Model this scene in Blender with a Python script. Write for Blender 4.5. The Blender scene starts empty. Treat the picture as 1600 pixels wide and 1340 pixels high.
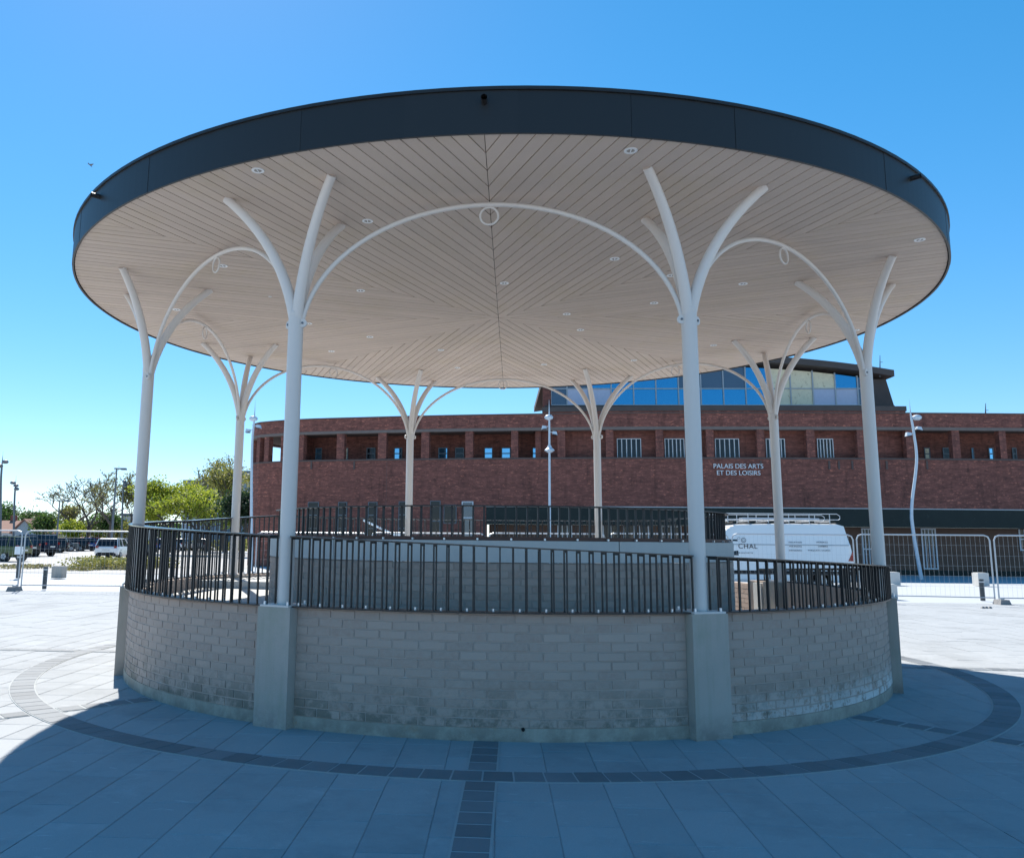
import bpy, math, random
from mathutils import Vector, Matrix
random.seed(7)
S = bpy.context.scene
PI = math.pi
# ---------------------------------------------------------------- camera
HC, D, F, CX, CY = 1.6, 11.9353, 1318.456, 702.98, 633.49
th, ya, ro = math.radians(9.0508), math.radians(-3.3253), math.radians(0.5550)
FW = Vector((math.sin(ya)*math.cos(th), math.cos(ya)*math.cos(th), math.sin(th)))
R0 = Vector((math.cos(ya), -math.sin(ya), 0)); U0 = R0.cross(FW)
RT = R0*math.cos(ro)+U0*math.sin(ro); UP = U0*math.cos(ro)-R0*math.sin(ro)
CAM = Vector((0, -D, HC))
cd = bpy.data.cameras.new('camera'); cam = bpy.data.objects.new('camera', cd)
S.collection.objects.link(cam); S.camera = cam
cd.sensor_width = 36; cd.lens = F/1600*36; cd.clip_end = 3000; cd.clip_start = 0.1
cd.shift_x = (800-CX)/1600; cd.shift_y = -(670-CY)/1600
m4 = Matrix((RT, UP, -FW)).transposed().to_4x4(); m4.translation = CAM
cam.matrix_world = m4
# ---------------------------------------------------------------- light
SUN_EL, SUN_AZ = math.radians(47.5), math.radians(-24.5)   # azimuth from +Y towards +X
w = bpy.data.worlds.new('World'); S.world = w; w.use_nodes = True
nt = w.node_tree; bg = nt.nodes['Background']
sky = nt.nodes.new('ShaderNodeTexSky'); sky.sky_type = 'NISHITA'; sky.sun_disc = False
sky.sun_elevation = SUN_EL; sky.sun_rotation = SUN_AZ
sky.air_density = 0.78; sky.dust_density = 0.05; sky.ozone_density = 5.2; sky.altitude = 0
hsv = nt.nodes.new('ShaderNodeHueSaturation'); hsv.inputs['Saturation'].default_value = 1.295; hsv.inputs['Value'].default_value = 1.25
gam = nt.nodes.new('ShaderNodeGamma'); gam.inputs['Gamma'].default_value = 0.72   # the photo's vivid processing, whole sky alike
nt.links.new(sky.outputs[0], hsv.inputs['Color']); nt.links.new(hsv.outputs[0], gam.inputs[0]); nt.links.new(gam.outputs[0], bg.inputs[0]); bg.inputs[1].default_value = 0.15
sd = bpy.data.lights.new('sun', 'SUN'); sd.energy = 5.0; sd.angle = math.radians(0.5); sd.color = (1, 0.95, 0.87)
so = bpy.data.objects.new('sun', sd); S.collection.objects.link(so)
sdir = Vector((math.sin(SUN_AZ)*math.cos(SUN_EL), math.cos(SUN_AZ)*math.cos(SUN_EL), math.sin(SUN_EL)))
so.rotation_euler = sdir.to_track_quat('Z', 'Y').to_euler(); so.location = (0, 0, 30)
S.view_settings.view_transform = 'Standard'; S.view_settings.look = 'None'
S.view_settings.exposure = 0.80; S.view_settings.gamma = 1

# ---------------------------------------------------------------- helpers
ORG = {}
def link(o, parent=None):
    S.collection.objects.link(o)
    if parent: o.parent = parent
    return o
def tag(o, label=None, cat=None, group=None, kind=None):
    for k, v in (('label', label), ('category', cat), ('group', group), ('kind', kind)):
        if v: o[k] = v
    return o
def root(name, loc=(0, 0, 0), rz=0, **kw):
    o = bpy.data.objects.new(name, None); o.empty_display_size = .2; link(o)
    o.location = loc; o.rotation_euler = (0, 0, rz); ORG[o.name] = Vector(loc)
    return tag(o, **kw)
def mesh(name, V, Fc, mat, parent=None, smooth=False, uv=None, **kw):
    org = ORG.get(parent.name, Vector()) if parent else Vector()
    me = bpy.data.meshes.new(name)
    me.from_pydata([(v[0]-org.x, v[1]-org.y, v[2]-org.z) for v in V], [], Fc)
    mats = mat if isinstance(mat, (list, tuple)) else [mat]
    for m in mats: me.materials.append(m)
    if smooth: me.polygons.foreach_set('use_smooth', [True]*len(me.polygons))
    if uv:
        l = me.uv_layers.new(name='UVMap'); l.data.foreach_set('uv', [c for p in uv for c in p])
    o = bpy.data.objects.new(name, me); link(o, parent); ORG[o.name] = org
    return tag(o, **kw)
class MB:
    def __init__(s): s.v = []; s.f = []; s.uv = []
    def face(s, pts, uvs=None):
        n = len(s.v); s.v += [tuple(p) for p in pts]; s.f.append(tuple(range(n, n+len(pts))))
        s.uv += uvs if uvs else [(p[0]+p[1], p[2]) for p in pts]
    def hexa(s, b, t):      # bottom ring, top ring (ccw from above)
        n = len(b)
        s.face(b[::-1], [(p[0], p[1]) for p in b[::-1]]); s.face(t, [(p[0], p[1]) for p in t])
        for i in range(n):
            j = (i+1) % n; s.face([b[i], b[j], t[j], t[i]])
    def box(s, x0, x1, y0, y1, z0, z1):
        s.hexa([(x0,y0,z0),(x1,y0,z0),(x1,y1,z0),(x0,y1,z0)], [(x0,y0,z1),(x1,y0,z1),(x1,y1,z1),(x0,y1,z1)])
    def obox(s, c, ax, ay, z0, z1):      # c centre xy, half vectors ax, ay
        P = [(c[0]+i*ax[0]+j*ay[0], c[1]+i*ax[1]+j*ay[1]) for i, j in ((-1,-1),(1,-1),(1,1),(-1,1))]
        s.hexa([(p[0],p[1],z0) for p in P], [(p[0],p[1],z1) for p in P])
    def tube(s, pts, r, n=8, cap=True):
        pts = [Vector(p) for p in pts]; rs = r if isinstance(r, (list, tuple)) else [r]*len(pts)
        rings = []; prev = None
        for i, p in enumerate(pts):
            t = (pts[min(i+1, len(pts)-1)]-pts[max(i-1, 0)]).normalized()
            if prev is None:
                a = t.cross(Vector((0, 0, 1)));
                if a.length < .1: a = t.cross(Vector((0, 1, 0)))
                a.normalize()
            else: a = (prev-t*prev.dot(t)).normalized()
            prev = a; b = t.cross(a)
            k = len(s.v); s.v += [tuple(p+rs[i]*(a*math.cos(2*PI*q/n)+b*math.sin(2*PI*q/n))) for q in range(n)]
            rings.append(k)
        for i in range(len(rings)-1):
            for q in range(n):
                q2 = (q+1) % n
                s.f.append((rings[i]+q, rings[i]+q2, rings[i+1]+q2, rings[i+1]+q)); s.uv += [(0, 0)]*4
        if cap:
            s.f.append(tuple(rings[0]+q for q in range(n))[::-1]); s.uv += [(0, 0)]*n
            s.f.append(tuple(rings[-1]+q for q in range(n))); s.uv += [(0, 0)]*n
    def arcslab(s, r0, r1, z0, z1, a0, a1, n, zf=None):   # angles: bearing degrees, z may be functions
        f0 = z0 if callable(z0) else (lambda b: z0); f1 = z1 if callable(z1) else (lambda b: z1)
        for i in range(n):
            b0 = a0+(a1-a0)*i/n; b1 = a0+(a1-a0)*(i+1)/n
            q = []
            for b in (b0, b1):
                q.append([P(r0, b, f0(b)), P(r1, b, f0(b)), P(r1, b, f1(b)), P(r0, b, f1(b))])
            A, B = q
            L0, L1 = math.radians(b0)*r1, math.radians(b1)*r1
            uvs = [(L0, A[1][2]), (L1, B[1][2]), (L1, B[2][2]), (L0, A[2][2])]
            s.face([A[1], B[1], B[2], A[2]], uvs)
            s.face([B[0], A[0], A[3], B[3]], [uvs[1], uvs[0], uvs[3], uvs[2]])
            s.face([A[3], A[2], B[2], B[3]]); s.face([A[0], B[0], B[1], A[1]])
            if i == 0 and a1-a0 < 359: s.face([A[0], A[1], A[2], A[3]])
            if i == n-1 and a1-a0 < 359: s.face([B[3], B[2], B[1], B[0]])
    def build(s, name, mat, parent=None, smooth=False, **kw):
        return mesh(name, s.v, s.f, mat, parent, smooth, s.uv, **kw)
def P(r, b, z=0):
    b = math.radians(b); return (r*math.sin(b), -r*math.cos(b), z)
def inst(name, me, parent, loc, rz=0, sc=(1, 1, 1), **kw):
    o = bpy.data.objects.new(name, me); link(o, parent)
    org = ORG.get(parent.name, Vector()) if parent else Vector()
    o.location = Vector(loc)-org; o.rotation_euler = (0, 0, rz); o.scale = sc
    ORG[o.name] = Vector(loc)
    return tag(o, **kw)
def copy_tree(o, parent=None):
    c = o.copy(); S.collection.objects.link(c); c.parent = parent
    for ch in list(o.children): copy_tree(ch, c)
    return c
def smooth_shade(o, ang=40):
    try: o.data.set_sharp_from_angle(angle=math.radians(ang))
    except Exception: pass
# camera-survey helpers: where a bearing read off the survey photo meets a plane in the place
def ray(u, v): return FW+RT*((u-CX)/F)-UP*((v-CY)/F)
def at_y(u, v, y):
    d = ray(u, v); return CAM+d*((y-CAM.y)/d.y)
def at_z(u, v, z=0):
    d = ray(u, v); return CAM+d*((z-HC)/d.z)

# ---------------------------------------------------------------- materials
def nmat(name):
    m = bpy.data.materials.new(name); m.use_nodes = True
    return m, m.node_tree, m.node_tree.nodes['Principled BSDF']
def N(t, k, **a):
    n = t.nodes.new(k)
    for q, v in a.items(): setattr(n, q, v)
    return n
def mixc(t, fac, a, b, mode='MIX'):
    n = N(t, 'ShaderNodeMix', data_type='RGBA', blend_type=mode)
    for s_, x in ((0, fac), (6, a), (7, b)):
        if hasattr(x, 'links'): t.links.new(x, n.inputs[s_])
        else: n.inputs[s_].default_value = x if s_ == 0 else (*x, 1) if len(x) == 3 else x
    return n.outputs[2]
def ramp(t, x, p0, p1, c0=(0,0,0), c1=(1,1,1)):
    r = N(t, 'ShaderNodeValToRGB'); e = r.color_ramp.elements
    e[0].position = p0; e[1].position = p1; e[0].color = (*c0, 1); e[1].color = (*c1, 1)
    t.links.new(x, r.inputs[0]); return r.outputs[0]
def noise(t, vec, sc, det=4, rough=.6):
    n = N(t, 'ShaderNodeTexNoise'); n.inputs['Scale'].default_value = sc
    n.inputs['Detail'].default_value = det; n.inputs['Roughness'].default_value = rough
    if vec: t.links.new(vec, n.inputs[0])
    return n.outputs[0]
def wpos(t): return N(t, 'ShaderNodeNewGeometry').outputs['Position']
def mat(name, col, rough=.6, metal=0, vary=.12, sc=6, bump=.15, bsc=60, objvar=0.0, stain=None, spec=.5, speck=False, streak=None):
    m, t, p = nmat(name); g = wpos(t)
    dark = tuple(c*(1-vary) for c in col); lite = tuple(min(1, c*(1+vary)) for c in col)
    c = mixc(t, noise(t, g, sc), dark, lite)
    if stain:
        c = mixc(t, ramp(t, noise(t, g, stain[1], 6, .7), stain[2], stain[3]), c, stain[0])
    if speck:     # fine grit, pale scuffs and dull foot-worn patches
        c = mixc(t, ramp(t, noise(t, g, 210, 2, .8), .58, .66), c, tuple(x*1.35 for x in col))
        mp = N(t, 'ShaderNodeMapping'); mp.inputs['Scale'].default_value = (1.2, 5, 1); mp.inputs['Rotation'].default_value = (0, 0, .5); t.links.new(g, mp.inputs[0])
        c = mixc(t, ramp(t, noise(t, mp.outputs[0], 3.2, 7, .75), .62, .69), c, tuple(x*1.45 for x in col))
        c = mixc(t, ramp(t, noise(t, g, .8, 6, .7), .5, .75), c, tuple(x*.72 for x in col))
        c = mixc(t, ramp(t, noise(t, g, 30, 4, .7), .66, .76), c, tuple(x*.7 for x in col))
    if streak:
        mp = N(t, 'ShaderNodeMapping'); mp.inputs['Scale'].default_value = (9, 9, .7); t.links.new(g, mp.inputs[0])
        c = mixc(t, ramp(t, noise(t, mp.outputs[0], 1.0, 5, .7), .48, .75), c, streak)
        mz = N(t, 'ShaderNodeSeparateXYZ'); t.links.new(g, mz.inputs[0])
        lo = ramp(t, mz.outputs[2], .02, .22, (1,1,1), (0,0,0)); q_ = N(t, 'ShaderNodeMath', operation='MULTIPLY'); t.links.new(lo, q_.inputs[0]); t.links.new(ramp(t, noise(t, g, 5, 5, .7), .35, .6), q_.inputs[1])
        c = mixc(t, q_.outputs[0], c, tuple(x*.6 for x in col))
    if objvar:
        r = N(t, 'ShaderNodeObjectInfo').outputs['Random']
        c = mixc(t, 1.0, c, mixc(t, r, (1-objvar,)*3, (1+objvar*.6,)*3), 'MULTIPLY')
    t.links.new(c, p.inputs['Base Color'])
    p.inputs['Roughness'].default_value = rough; p.inputs['Metallic'].default_value = metal
    try: p.inputs['Specular IOR Level'].default_value = spec
    except Exception: pass
    if bump:
        b = N(t, 'ShaderNodeBump'); b.inputs['Strength'].default_value = bump; b.inputs['Distance'].default_value = .01
        t.links.new(noise(t, g, bsc, 3), b.inputs['Height']); t.links.new(b.outputs[0], p.inputs['Normal'])
    return m
M = {}
M['slab'] = mat('slab_stone', (.36, .375, .385), .9, vary=.10, sc=1.6, bump=.25, bsc=90, objvar=.07, stain=((.46,.475,.485), 2.3, .58, .78), spec=.2, speck=True)
M['slab_joint'] = mat('slab_joint_sand', (.29, .30, .31), .95, vary=.2)
M['sett'] = mat('dark_sett', (.175, .19, .205), .75, vary=.15, sc=5, bump=.4, bsc=120, objvar=.20)
M['sett_joint'] = mat('pale_sett_mortar', (.37, .39, .39), .9)
M['ground'] = mat('plaza_concrete', (.40, .425, .45), .85, vary=.08, sc=.5, bump=.1)
M['carpark'] = mat('car_park_gravel', (.42, .41, .40), .95, vary=.12, sc=.8, bump=.2, stain=((.30,.29,.27), .25, .5, .7))
M['concrete'] = mat('cast_concrete', (.46, .405, .35), .8, vary=.10, sc=3, bump=.35, bsc=60, streak=(.37,.345,.28), stain=((.38,.36,.29), 1.6, .52, .75))
M['band'] = mat('pale_concrete', (.56, .55, .52), .8, vary=.07, sc=3, bump=.15)
M['plinth'] = mat('rust_streaked_plinth', (.44, .40, .33), .85, streak=(.33,.31,.24), vary=.1, sc=3, bump=.3, bsc=40, stain=((.48,.28,.14), 2.2, .60, .70))
M['mortar'] = mat('wall_mortar', (.45, .365, .31), .9, vary=.25, sc=4, bump=.3, stain=((.5,.48,.45), 3, .62, .72))
M['white_steel'] = mat('grey_white_steel', (.70, .645, .60), .38, vary=.03, sc=2, bump=0)
M['rail_top'] = mat('black_handrail_paint', (.03, .03, .032), .2, .25, bump=0)
M['black_steel'] = mat('black_rail_steel', (.018, .016, .016), .42, vary=.2, bump=.05)
M['rust_steel'] = mat('brown_base_plate', (.10, .045, .03), .6, vary=.3, sc=9)
M['bolt'] = mat('zinc_bolt', (.7, .72, .74), .3, .6, bump=0)
M['plank'] = mat('ceiling_board', (.62, .495, .41), .7, vary=.07, sc=2.2, bump=.1, bsc=30, objvar=.06, stain=((.56,.44,.32), 1.1, .5, .8))
M['gap'] = mat('ceiling_gap', (.02, .016, .014), .9)
M['fascia'] = mat('anthracite_fascia', (.013, .0125, .0125), .48, 0, vary=.12, sc=1.2, bump=.04, bsc=3, objvar=.12)
M['roofdeck'] = mat('pale_roof_membrane', (.5, .5, .5), .8)
M['lightring'] = mat('downlight_rim', (.85, .85, .85), .3, bump=0)
M['lens'] = mat('downlight_lens', (.35, .33, .3), .15, bump=0)
M['floor'] = mat('ramp_concrete', (.5, .5, .48), .85, vary=.06, sc=2, bump=.1)
M['darkhole'] = mat('dark_opening', (.01, .01, .01), .9, bump=0)
M['rubble'] = mat('efflorescence', (.6, .6, .58), .95)
M['glass'] = mat('dark_window_glass', (.012, .016, .022), .06, bump=0, spec=.35)
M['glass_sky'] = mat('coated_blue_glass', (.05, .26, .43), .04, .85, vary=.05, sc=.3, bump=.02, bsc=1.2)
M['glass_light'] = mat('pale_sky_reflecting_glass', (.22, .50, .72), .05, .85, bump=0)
M['glass_grey'] = mat('grey_hall_glass', (.10, .12, .15), .08, .5, vary=.2, sc=.4, bump=0)
M['cream'] = mat('cream_reflection_pane', (.80, .71, .50), .6, vary=.18, sc=3, bump=.6, bsc=4, stain=((.38,.30,.16), 5, .55, .7))  # bright outdoor reflection put into the pane colour
M['white_frame'] = mat('white_window_frame', (.62, .64, .66), .5, bump=0)
M['steel_frame'] = mat('aluminium_mullion', (.36, .38, .40), .4, .3, bump=0)
M['door_white'] = mat('lilac_white_door', (.52, .55, .68), .5, bump=0)
M['cladding'] = mat('dark_roof_cladding', (.075, .06, .055), .75, vary=.3, sc=1.5, bump=.3, bsc=8)
M['coping'] = mat('weathered_coping', (.115, .078, .068), .8, vary=.25, sc=3)
M['lintel'] = mat('concrete_lintel', (.19, .145, .125), .85, vary=.2, sc=4)
M['dark_band'] = mat('dark_green_panel', (.016, .026, .024), .45, vary=.35, sc=1.2, bump=.05, stain=((.05,.06,.055), 3, .6, .75), spec=.2)
M['wood'] = mat('brown_entrance_panel', (.13, .07, .045), .7, vary=.25, sc=3)
M['van'] = mat('white_van_paint', (.84, .84, .83), .28, vary=.03, sc=1, bump=0)
M['rubber'] = mat('rubber', (.015, .015, .015), .8)
M['rim'] = mat('wheel_rim', (.4, .42, .44), .35, .7, bump=0)
M['red_lens'] = mat('red_tail_lens', (.28, .012, .01), .2, bump=0)
M['clear_lens'] = mat('headlight_lens', (.7, .72, .75), .1, bump=0)
M['ink'] = mat('dark_grey_lettering', (.05, .055, .07), .6, bump=0)
M['galv'] = mat('galvanised_steel', (.48, .50, .52), .42, .6, vary=.1, sc=9, bump=0)
M['block'] = mat('grey_concrete_foot', (.25, .24, .23), .9, vary=.2, sc=8)
M['bollard'] = mat('dark_bollard_steel', (.05, .06, .065), .5)
M['lamp_white'] = mat('pale_blue_lamp_paint', (.55, .62, .68), .4, bump=0)
M['lamp_dark'] = mat('dark_lamp_paint', (.12, .14, .16), .4, bump=0)
M['bark'] = mat('bark', (.10, .08, .065), .95, vary=.3, sc=4)
M['render_w'] = mat('pale_render', (.62, .60, .56), .85)
M['roof_t'] = mat('red_roof_tiles', (.24, .11, .075), .85, vary=.25, sc=2)
M['plate'] = mat('number_plate', (.7, .7, .65), .5, bump=0)
M['shutter'] = mat('grey_facade_panel', (.30, .34, .37), .7)
def carpaint(n, c): return mat(n, c, .22, .2, vary=.05, sc=1, bump=0)
def leafmat(name, c1, c2):
    m, t, p = nmat(name)
    r = N(t, 'ShaderNodeNewGeometry').outputs['Random Per Island']
    t.links.new(mixc(t, r, c1, c2), p.inputs['Base Color']); p.inputs['Roughness'].default_value = .6
    tr = N(t, 'ShaderNodeBsdfTranslucent'); t.links.new(mixc(t, r, c1, c2), tr.inputs[0])
    mx = N(t, 'ShaderNodeMixShader'); mx.inputs[0].default_value = .5
    out = t.nodes['Material Output']
    t.links.new(p.outputs[0], mx.inputs[1]); t.links.new(tr.outputs[0], mx.inputs[2]); t.links.new(mx.outputs[0], out.inputs[0])
    return m
M['leaf_y'] = leafmat('spring_leaves', (.16, .23, .02), (.40, .43, .045))
M['leaf_o'] = leafmat('olive_leaves', (.13, .15, .035), (.30, .28, .07))
M['leaf_g'] = leafmat('green_leaves', (.03, .07, .015), (.09, .15, .03))
M['leaf_b'] = leafmat('budding_leaves', (.12, .13, .05), (.27, .26, .09))
M['leaf_d'] = leafmat('conifer_leaves', (.01, .025, .012), (.03, .06, .02))
M['dry'] = leafmat('dry_grass', (.25, .20, .10), (.14, .16, .05))

def brickmat(name, c1, c2, mortar, stain, sc=1.0):
    m, t, p = nmat(name)
    uv = N(t, 'ShaderNodeUVMap').outputs[0]; g = wpos(t)
    b = N(t, 'ShaderNodeTexBrick'); t.links.new(uv, b.inputs['Vector'])
    b.inputs['Scale'].default_value = 1; b.inputs['Brick Width'].default_value = .22*sc; b.inputs['Row Height'].default_value = .075*sc
    b.inputs['Mortar Size'].default_value = .006; b.inputs['Color1'].default_value = (*c1, 1)
    b.inputs['Color2'].default_value = (*c2, 1); b.inputs['Mortar'].default_value = (*mortar, 1); b.inputs['Bias'].default_value = -.1
    # broad courses of differing tone and dark weather stains
    mp = N(t, 'ShaderNodeMapping'); mp.inputs['Scale'].default_value = (1.2, 6, 1); t.links.new(uv, mp.inputs[0])
    c = mixc(t, ramp(t, noise(t, mp.outputs[0], 1.0, 5, .7), .35, .7), b.outputs[0], tuple(min(.7, x*1.2) for x in c2))
    mx = mixc(t, ramp(t, noise(t, g, .45, 6, .65), .44, .72), c, stain)
    mp2 = N(t, 'ShaderNodeMapping'); mp2.inputs['Scale'].default_value = (4.5, 13, 1); t.links.new(uv, mp2.inputs[0])
    mx = mixc(t, ramp(t, noise(t, mp2.outputs[0], 1.0, 2, .8), .66, .80), mx, (.52, .20, .14))
    mx = mixc(t, ramp(t, noise(t, mp2.outputs[0], .8, 3, .8), .40, .30), mx, (.22, .08, .06))
    mp3 = N(t, 'ShaderNodeMapping'); mp3.inputs['Scale'].default_value = (.7, 3.2, 1); t.links.new(uv, mp3.inputs[0])
    mx = mixc(t, 1.0, mx, ramp(t, noise(t, mp3.outputs[0], 1.0, 8, .78), .30, .70, (.60,.60,.61), (1.28,1.27,1.25)), 'MULTIPLY')
    mp4 = N(t, 'ShaderNodeMapping'); mp4.inputs['Scale'].default_value = (2.6, 8, 1); mp4.inputs['Location'].default_value = (7, 3, 0); t.links.new(uv, mp4.inputs[0])
    mx = mixc(t, 1.0, mx, ramp(t, noise(t, mp4.outputs[0], 1.0, 4, .8), .36, .64, (.66,.66,.67), (1.34,1.33,1.3)), 'MULTIPLY')
    mp5 = N(t, 'ShaderNodeMapping'); mp5.inputs['Scale'].default_value = (2.2, .35, 1); t.links.new(uv, mp5.inputs[0])
    mx = mixc(t, 1.0, mx, ramp(t, noise(t, mp5.outputs[0], 1.0, 5, .7), .30, .48, (.55,.55,.56), (1,1,1)), 'MULTIPLY')
    t.links.new(mx, p.inputs['Base Color']); p.inputs['Roughness'].default_value = .85
    bu = N(t, 'ShaderNodeBump'); bu.inputs['Strength'].default_value = .5; bu.inputs['Distance'].default_value = .01; bu.invert = True
    t.links.new(b.outputs['Fac'], bu.inputs['Height']); t.links.new(bu.outputs[0], p.inputs['Normal'])
    return m
M['brick'] = brickmat('red_brickwork', (.60, .195, .12), (.46, .145, .095), (.40, .22, .16), (.28, .11, .08))
M['brick_deep'] = brickmat('shaded_gallery_brick', (.085, .045, .035), (.06, .034, .028), (.06, .045, .04), (.045, .028, .024))  # near-black shade of the deep gallery painted into the brick colour
M['brick_dk'] = brickmat('dark_shaded_brickwork', (.20, .075, .055), (.14, .055, .042), (.12, .075, .06), (.09, .042, .034))  # gallery shade put into the brick colour; same dark brick on hall side

# bandstand bricks: grey brown clay, per brick tone, damp at the foot, white salts low on the right
def standbrick():
    m, t, p = nmat('grey_brown_brick'); g = wpos(t)
    r = N(t, 'ShaderNodeObjectInfo').outputs['Random']; ri = N(t, 'ShaderNodeNewGeometry').outputs['Random Per Island']
    ad = N(t, 'ShaderNodeMath', operation='ADD'); t.links.new(r, ad.inputs[0]); t.links.new(ri, ad.inputs[1])
    fr = N(t, 'ShaderNodeMath', operation='FRACT'); t.links.new(ad.outputs[0], fr.inputs[0])
    c = mixc(t, fr.outputs[0], (.40, .29, .235), (.51, .385, .315))
    c = mixc(t, ramp(t, noise(t, g, 22, 5, .7), .35, .75), c, (.46, .37, .31))
    sp = N(t, 'ShaderNodeSeparateXYZ'); t.links.new(g, sp.inputs[0])
    low = ramp(t, sp.outputs[2], .12, .50, (1,1,1), (0,0,0))
    dm = N(t, 'ShaderNodeMath', operation='MULTIPLY'); t.links.new(low, dm.inputs[0])
    t.links.new(ramp(t, noise(t, g, 3.5, 6, .75), .46, .56), dm.inputs[1])
    c = mixc(t, dm.outputs[0], c, (.21, .185, .145))
    rt = ramp(t, sp.outputs[0], .22, .48)    # scaled x
    mx_ = N(t, 'ShaderNodeMath', operation='MULTIPLY'); mx_.inputs[1].default_value = .1; t.links.new(sp.outputs[0], mx_.inputs[0])
    rt = ramp(t, mx_.outputs[0], .10, .42)
    low2 = ramp(t, sp.outputs[2], .10, .38, (1,1,1), (0,0,0))
    q = N(t, 'ShaderNodeMath', operation='MULTIPLY'); t.links.new(rt, q.inputs[0]); t.links.new(low2, q.inputs[1])
    q2 = N(t, 'ShaderNodeMath', operation='MULTIPLY'); t.links.new(q.outputs[0], q2.inputs[0])
    t.links.new(ramp(t, noise(t, g, 9, 7, .8), .44, .50), q2.inputs[1])
    c = mixc(t, q2.outputs[0], c, (.80, .79, .76))
    t.links.new(c, p.inputs['Base Color']); p.inputs['Roughness'].default_value = .85
    b = N(t, 'ShaderNodeBump'); b.inputs['Strength'].default_value = .5; b.inputs['Distance'].default_value = .006
    t.links.new(noise(t, g, 45, 4, .7), b.inputs['Height']); t.links.new(b.outputs[0], p.inputs['Normal'])
    return m
M['standbrick'] = standbrick()

# ================================================================ GROUND
gr = mesh('ground', [(-900,-300,-.03),(900,-300,-.03),(900,1500,-.03),(-900,1500,-.03)], [(0,1,2,3)], M['ground'], kind='structure')
plaza = mesh('plaza_paving', [(-30,-16,-.005),(34,-16,-.005),(34,13,-.005),(-30,13,-.005)], [(0,1,2,3)], M['slab_joint'], kind='structure')
ROW, LEN, GAP = .36, .62, .004
slabs = []
i0 = 0
xx = -29.9
while xx < 33.5:
    off = random.choice((0, .5, .33, .7))*LEN
    yy = -15.9-off
    while yy < 12.9:
        L = LEN*random.choice((1, 1, 1, .8))
        y0, y1 = max(yy, -15.9), min(yy+L, 12.95)
        cx_, cy_ = xx+ROW/2, (y0+y1)/2
        if y1-y0 > .1 and math.hypot(cx_, cy_) > 4.35: slabs.append((cx_, cy_, y1-y0))
        yy += L
    xx += ROW
def infrustum(x, y, z=0, mg=60):
    d = Vector((x, y, z))-CAM; f = d.dot(FW)
    if f < .3: return False
    u = CX+F*d.dot(RT)/f; v = CY-F*d.dot(UP)/f
    return -mg < u < 1600+mg and -mg < v < 1340+mg
vis = [s_ for s_ in slabs if infrustum(s_[0], s_[1]) and math.hypot(s_[0], s_[1]) > 4.6]
vis.sort(key=lambda s_: math.hypot(s_[0], s_[1]+D)); near = set(vis[:300])
b = MB(); hb = ROW/2-GAP/2
b.box(-hb, hb, -.5, .5, -.03, 0)
slab_me = []
for k in range(3):
    bb = MB(); e = .004
    bb.hexa([(-hb,-.5,-.03),(hb,-.5,-.03),(hb,.5,-.03),(-hb,.5,-.03)], [(-hb,-.5,-.004),(hb,-.5,-.004),(hb,.5,-.004),(-hb,.5,-.004)])
    zz = [random.uniform(-.0015, .0015) for _ in range(4)]
    bb.hexa([(-hb,-.5,-.004),(hb,-.5,-.004),(hb,.5,-.004),(-hb,.5,-.004)], [(-hb+e,-.49,zz[0]),(hb-e,-.49,zz[1]),(hb-e,.49,zz[2]),(-hb+e,.49,zz[3])])
    me = bpy.data.meshes.new('paving_slab'); me.from_pydata(bb.v, [], bb.f); me.materials.append(M['slab']); slab_me.append(me)
for s_ in vis[:300]:
    inst('paving_slab', random.choice(slab_me), plaza, (s_[0], s_[1], random.uniform(-.001, .001)), 0, (1, (s_[2]-GAP)/1.0, 1))
b = MB()
for s_ in slabs:
    if s_ in near: continue
    z = random.uniform(-.002, .002); h = (s_[2]-GAP)/2
    x0, x1, y0, y1 = s_[0]-hb, s_[0]+hb, s_[1]-h, s_[1]+h
    n = len(b.v)
    b.v += [(x0,y0,-.02),(x1,y0,-.02),(x1,y1,-.02),(x0,y1,-.02),(x0,y0,z),(x1,y0,z),(x1,y1,z),(x0,y1,z)]
    b.f += [(n+4,n+5,n+6,n+7),(n,n+1,n+5,n+4),(n+1,n+2,n+6,n+5),(n+2,n+3,n+7,n+6),(n+3,n,n+4,n+7)]
b.uv = []
mesh('outlying_paving', b.v, b.f, M['slab'], plaza, kind='stuff')
# dark sett ring and radial strips laid into the paving
RR0, RR1 = 5.70, 5.93
b = MB(); b.arcslab(RR0-.012, RR1+.012, -.01, .0055, 0, 360, 120)
ringb = b.build('sett_bed', M['sett_joint'], plaza)
nT = 172; st = 360/nT
b = MB(); b.arcslab(RR0, RR1, -.01, .008, -st*.5+.065, st*.5-.065, 2)
me_r = bpy.data.meshes.new('sett'); me_r.from_pydata(b.v, [], b.f); me_r.materials.append(M['sett'])
for k in range(nT):
    o = inst('sett', me_r, plaza, (0, 0, random.uniform(-.001, .0015)), math.radians(k*st))
b = MB(); b.box(-.098, .098, -.097, .097, -.01, .008)
me_s = bpy.data.meshes.new('sett'); me_s.from_pydata(b.v, [], b.f); me_s.materials.append(M['sett'])
bb = MB()
for k in range(8):
    bt = -1.136+45*k
    er = Vector(P(1, bt)); et = Vector((-er.y, er.x, 0))
    for r0, r1 in ((4.80, RR0-.02), (RR1+.02, 9.0)):
        c = er*((r0+r1)/2); bb.obox((c.x, c.y), et*.112, er*((r1-r0)/2), -.01, .0055)
        n = int((r1-r0)/.212)
        for i in range(n):
            q = er*(r0+(i+.5)*(r1-r0)/n)
            if infrustum(q.x, q.y, 0, 40): inst('sett', me_s, plaza, (q.x, q.y, random.uniform(-.001, .001)), math.radians(bt))
bb.build('sett_bed', M['sett_joint'], plaza)
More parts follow.
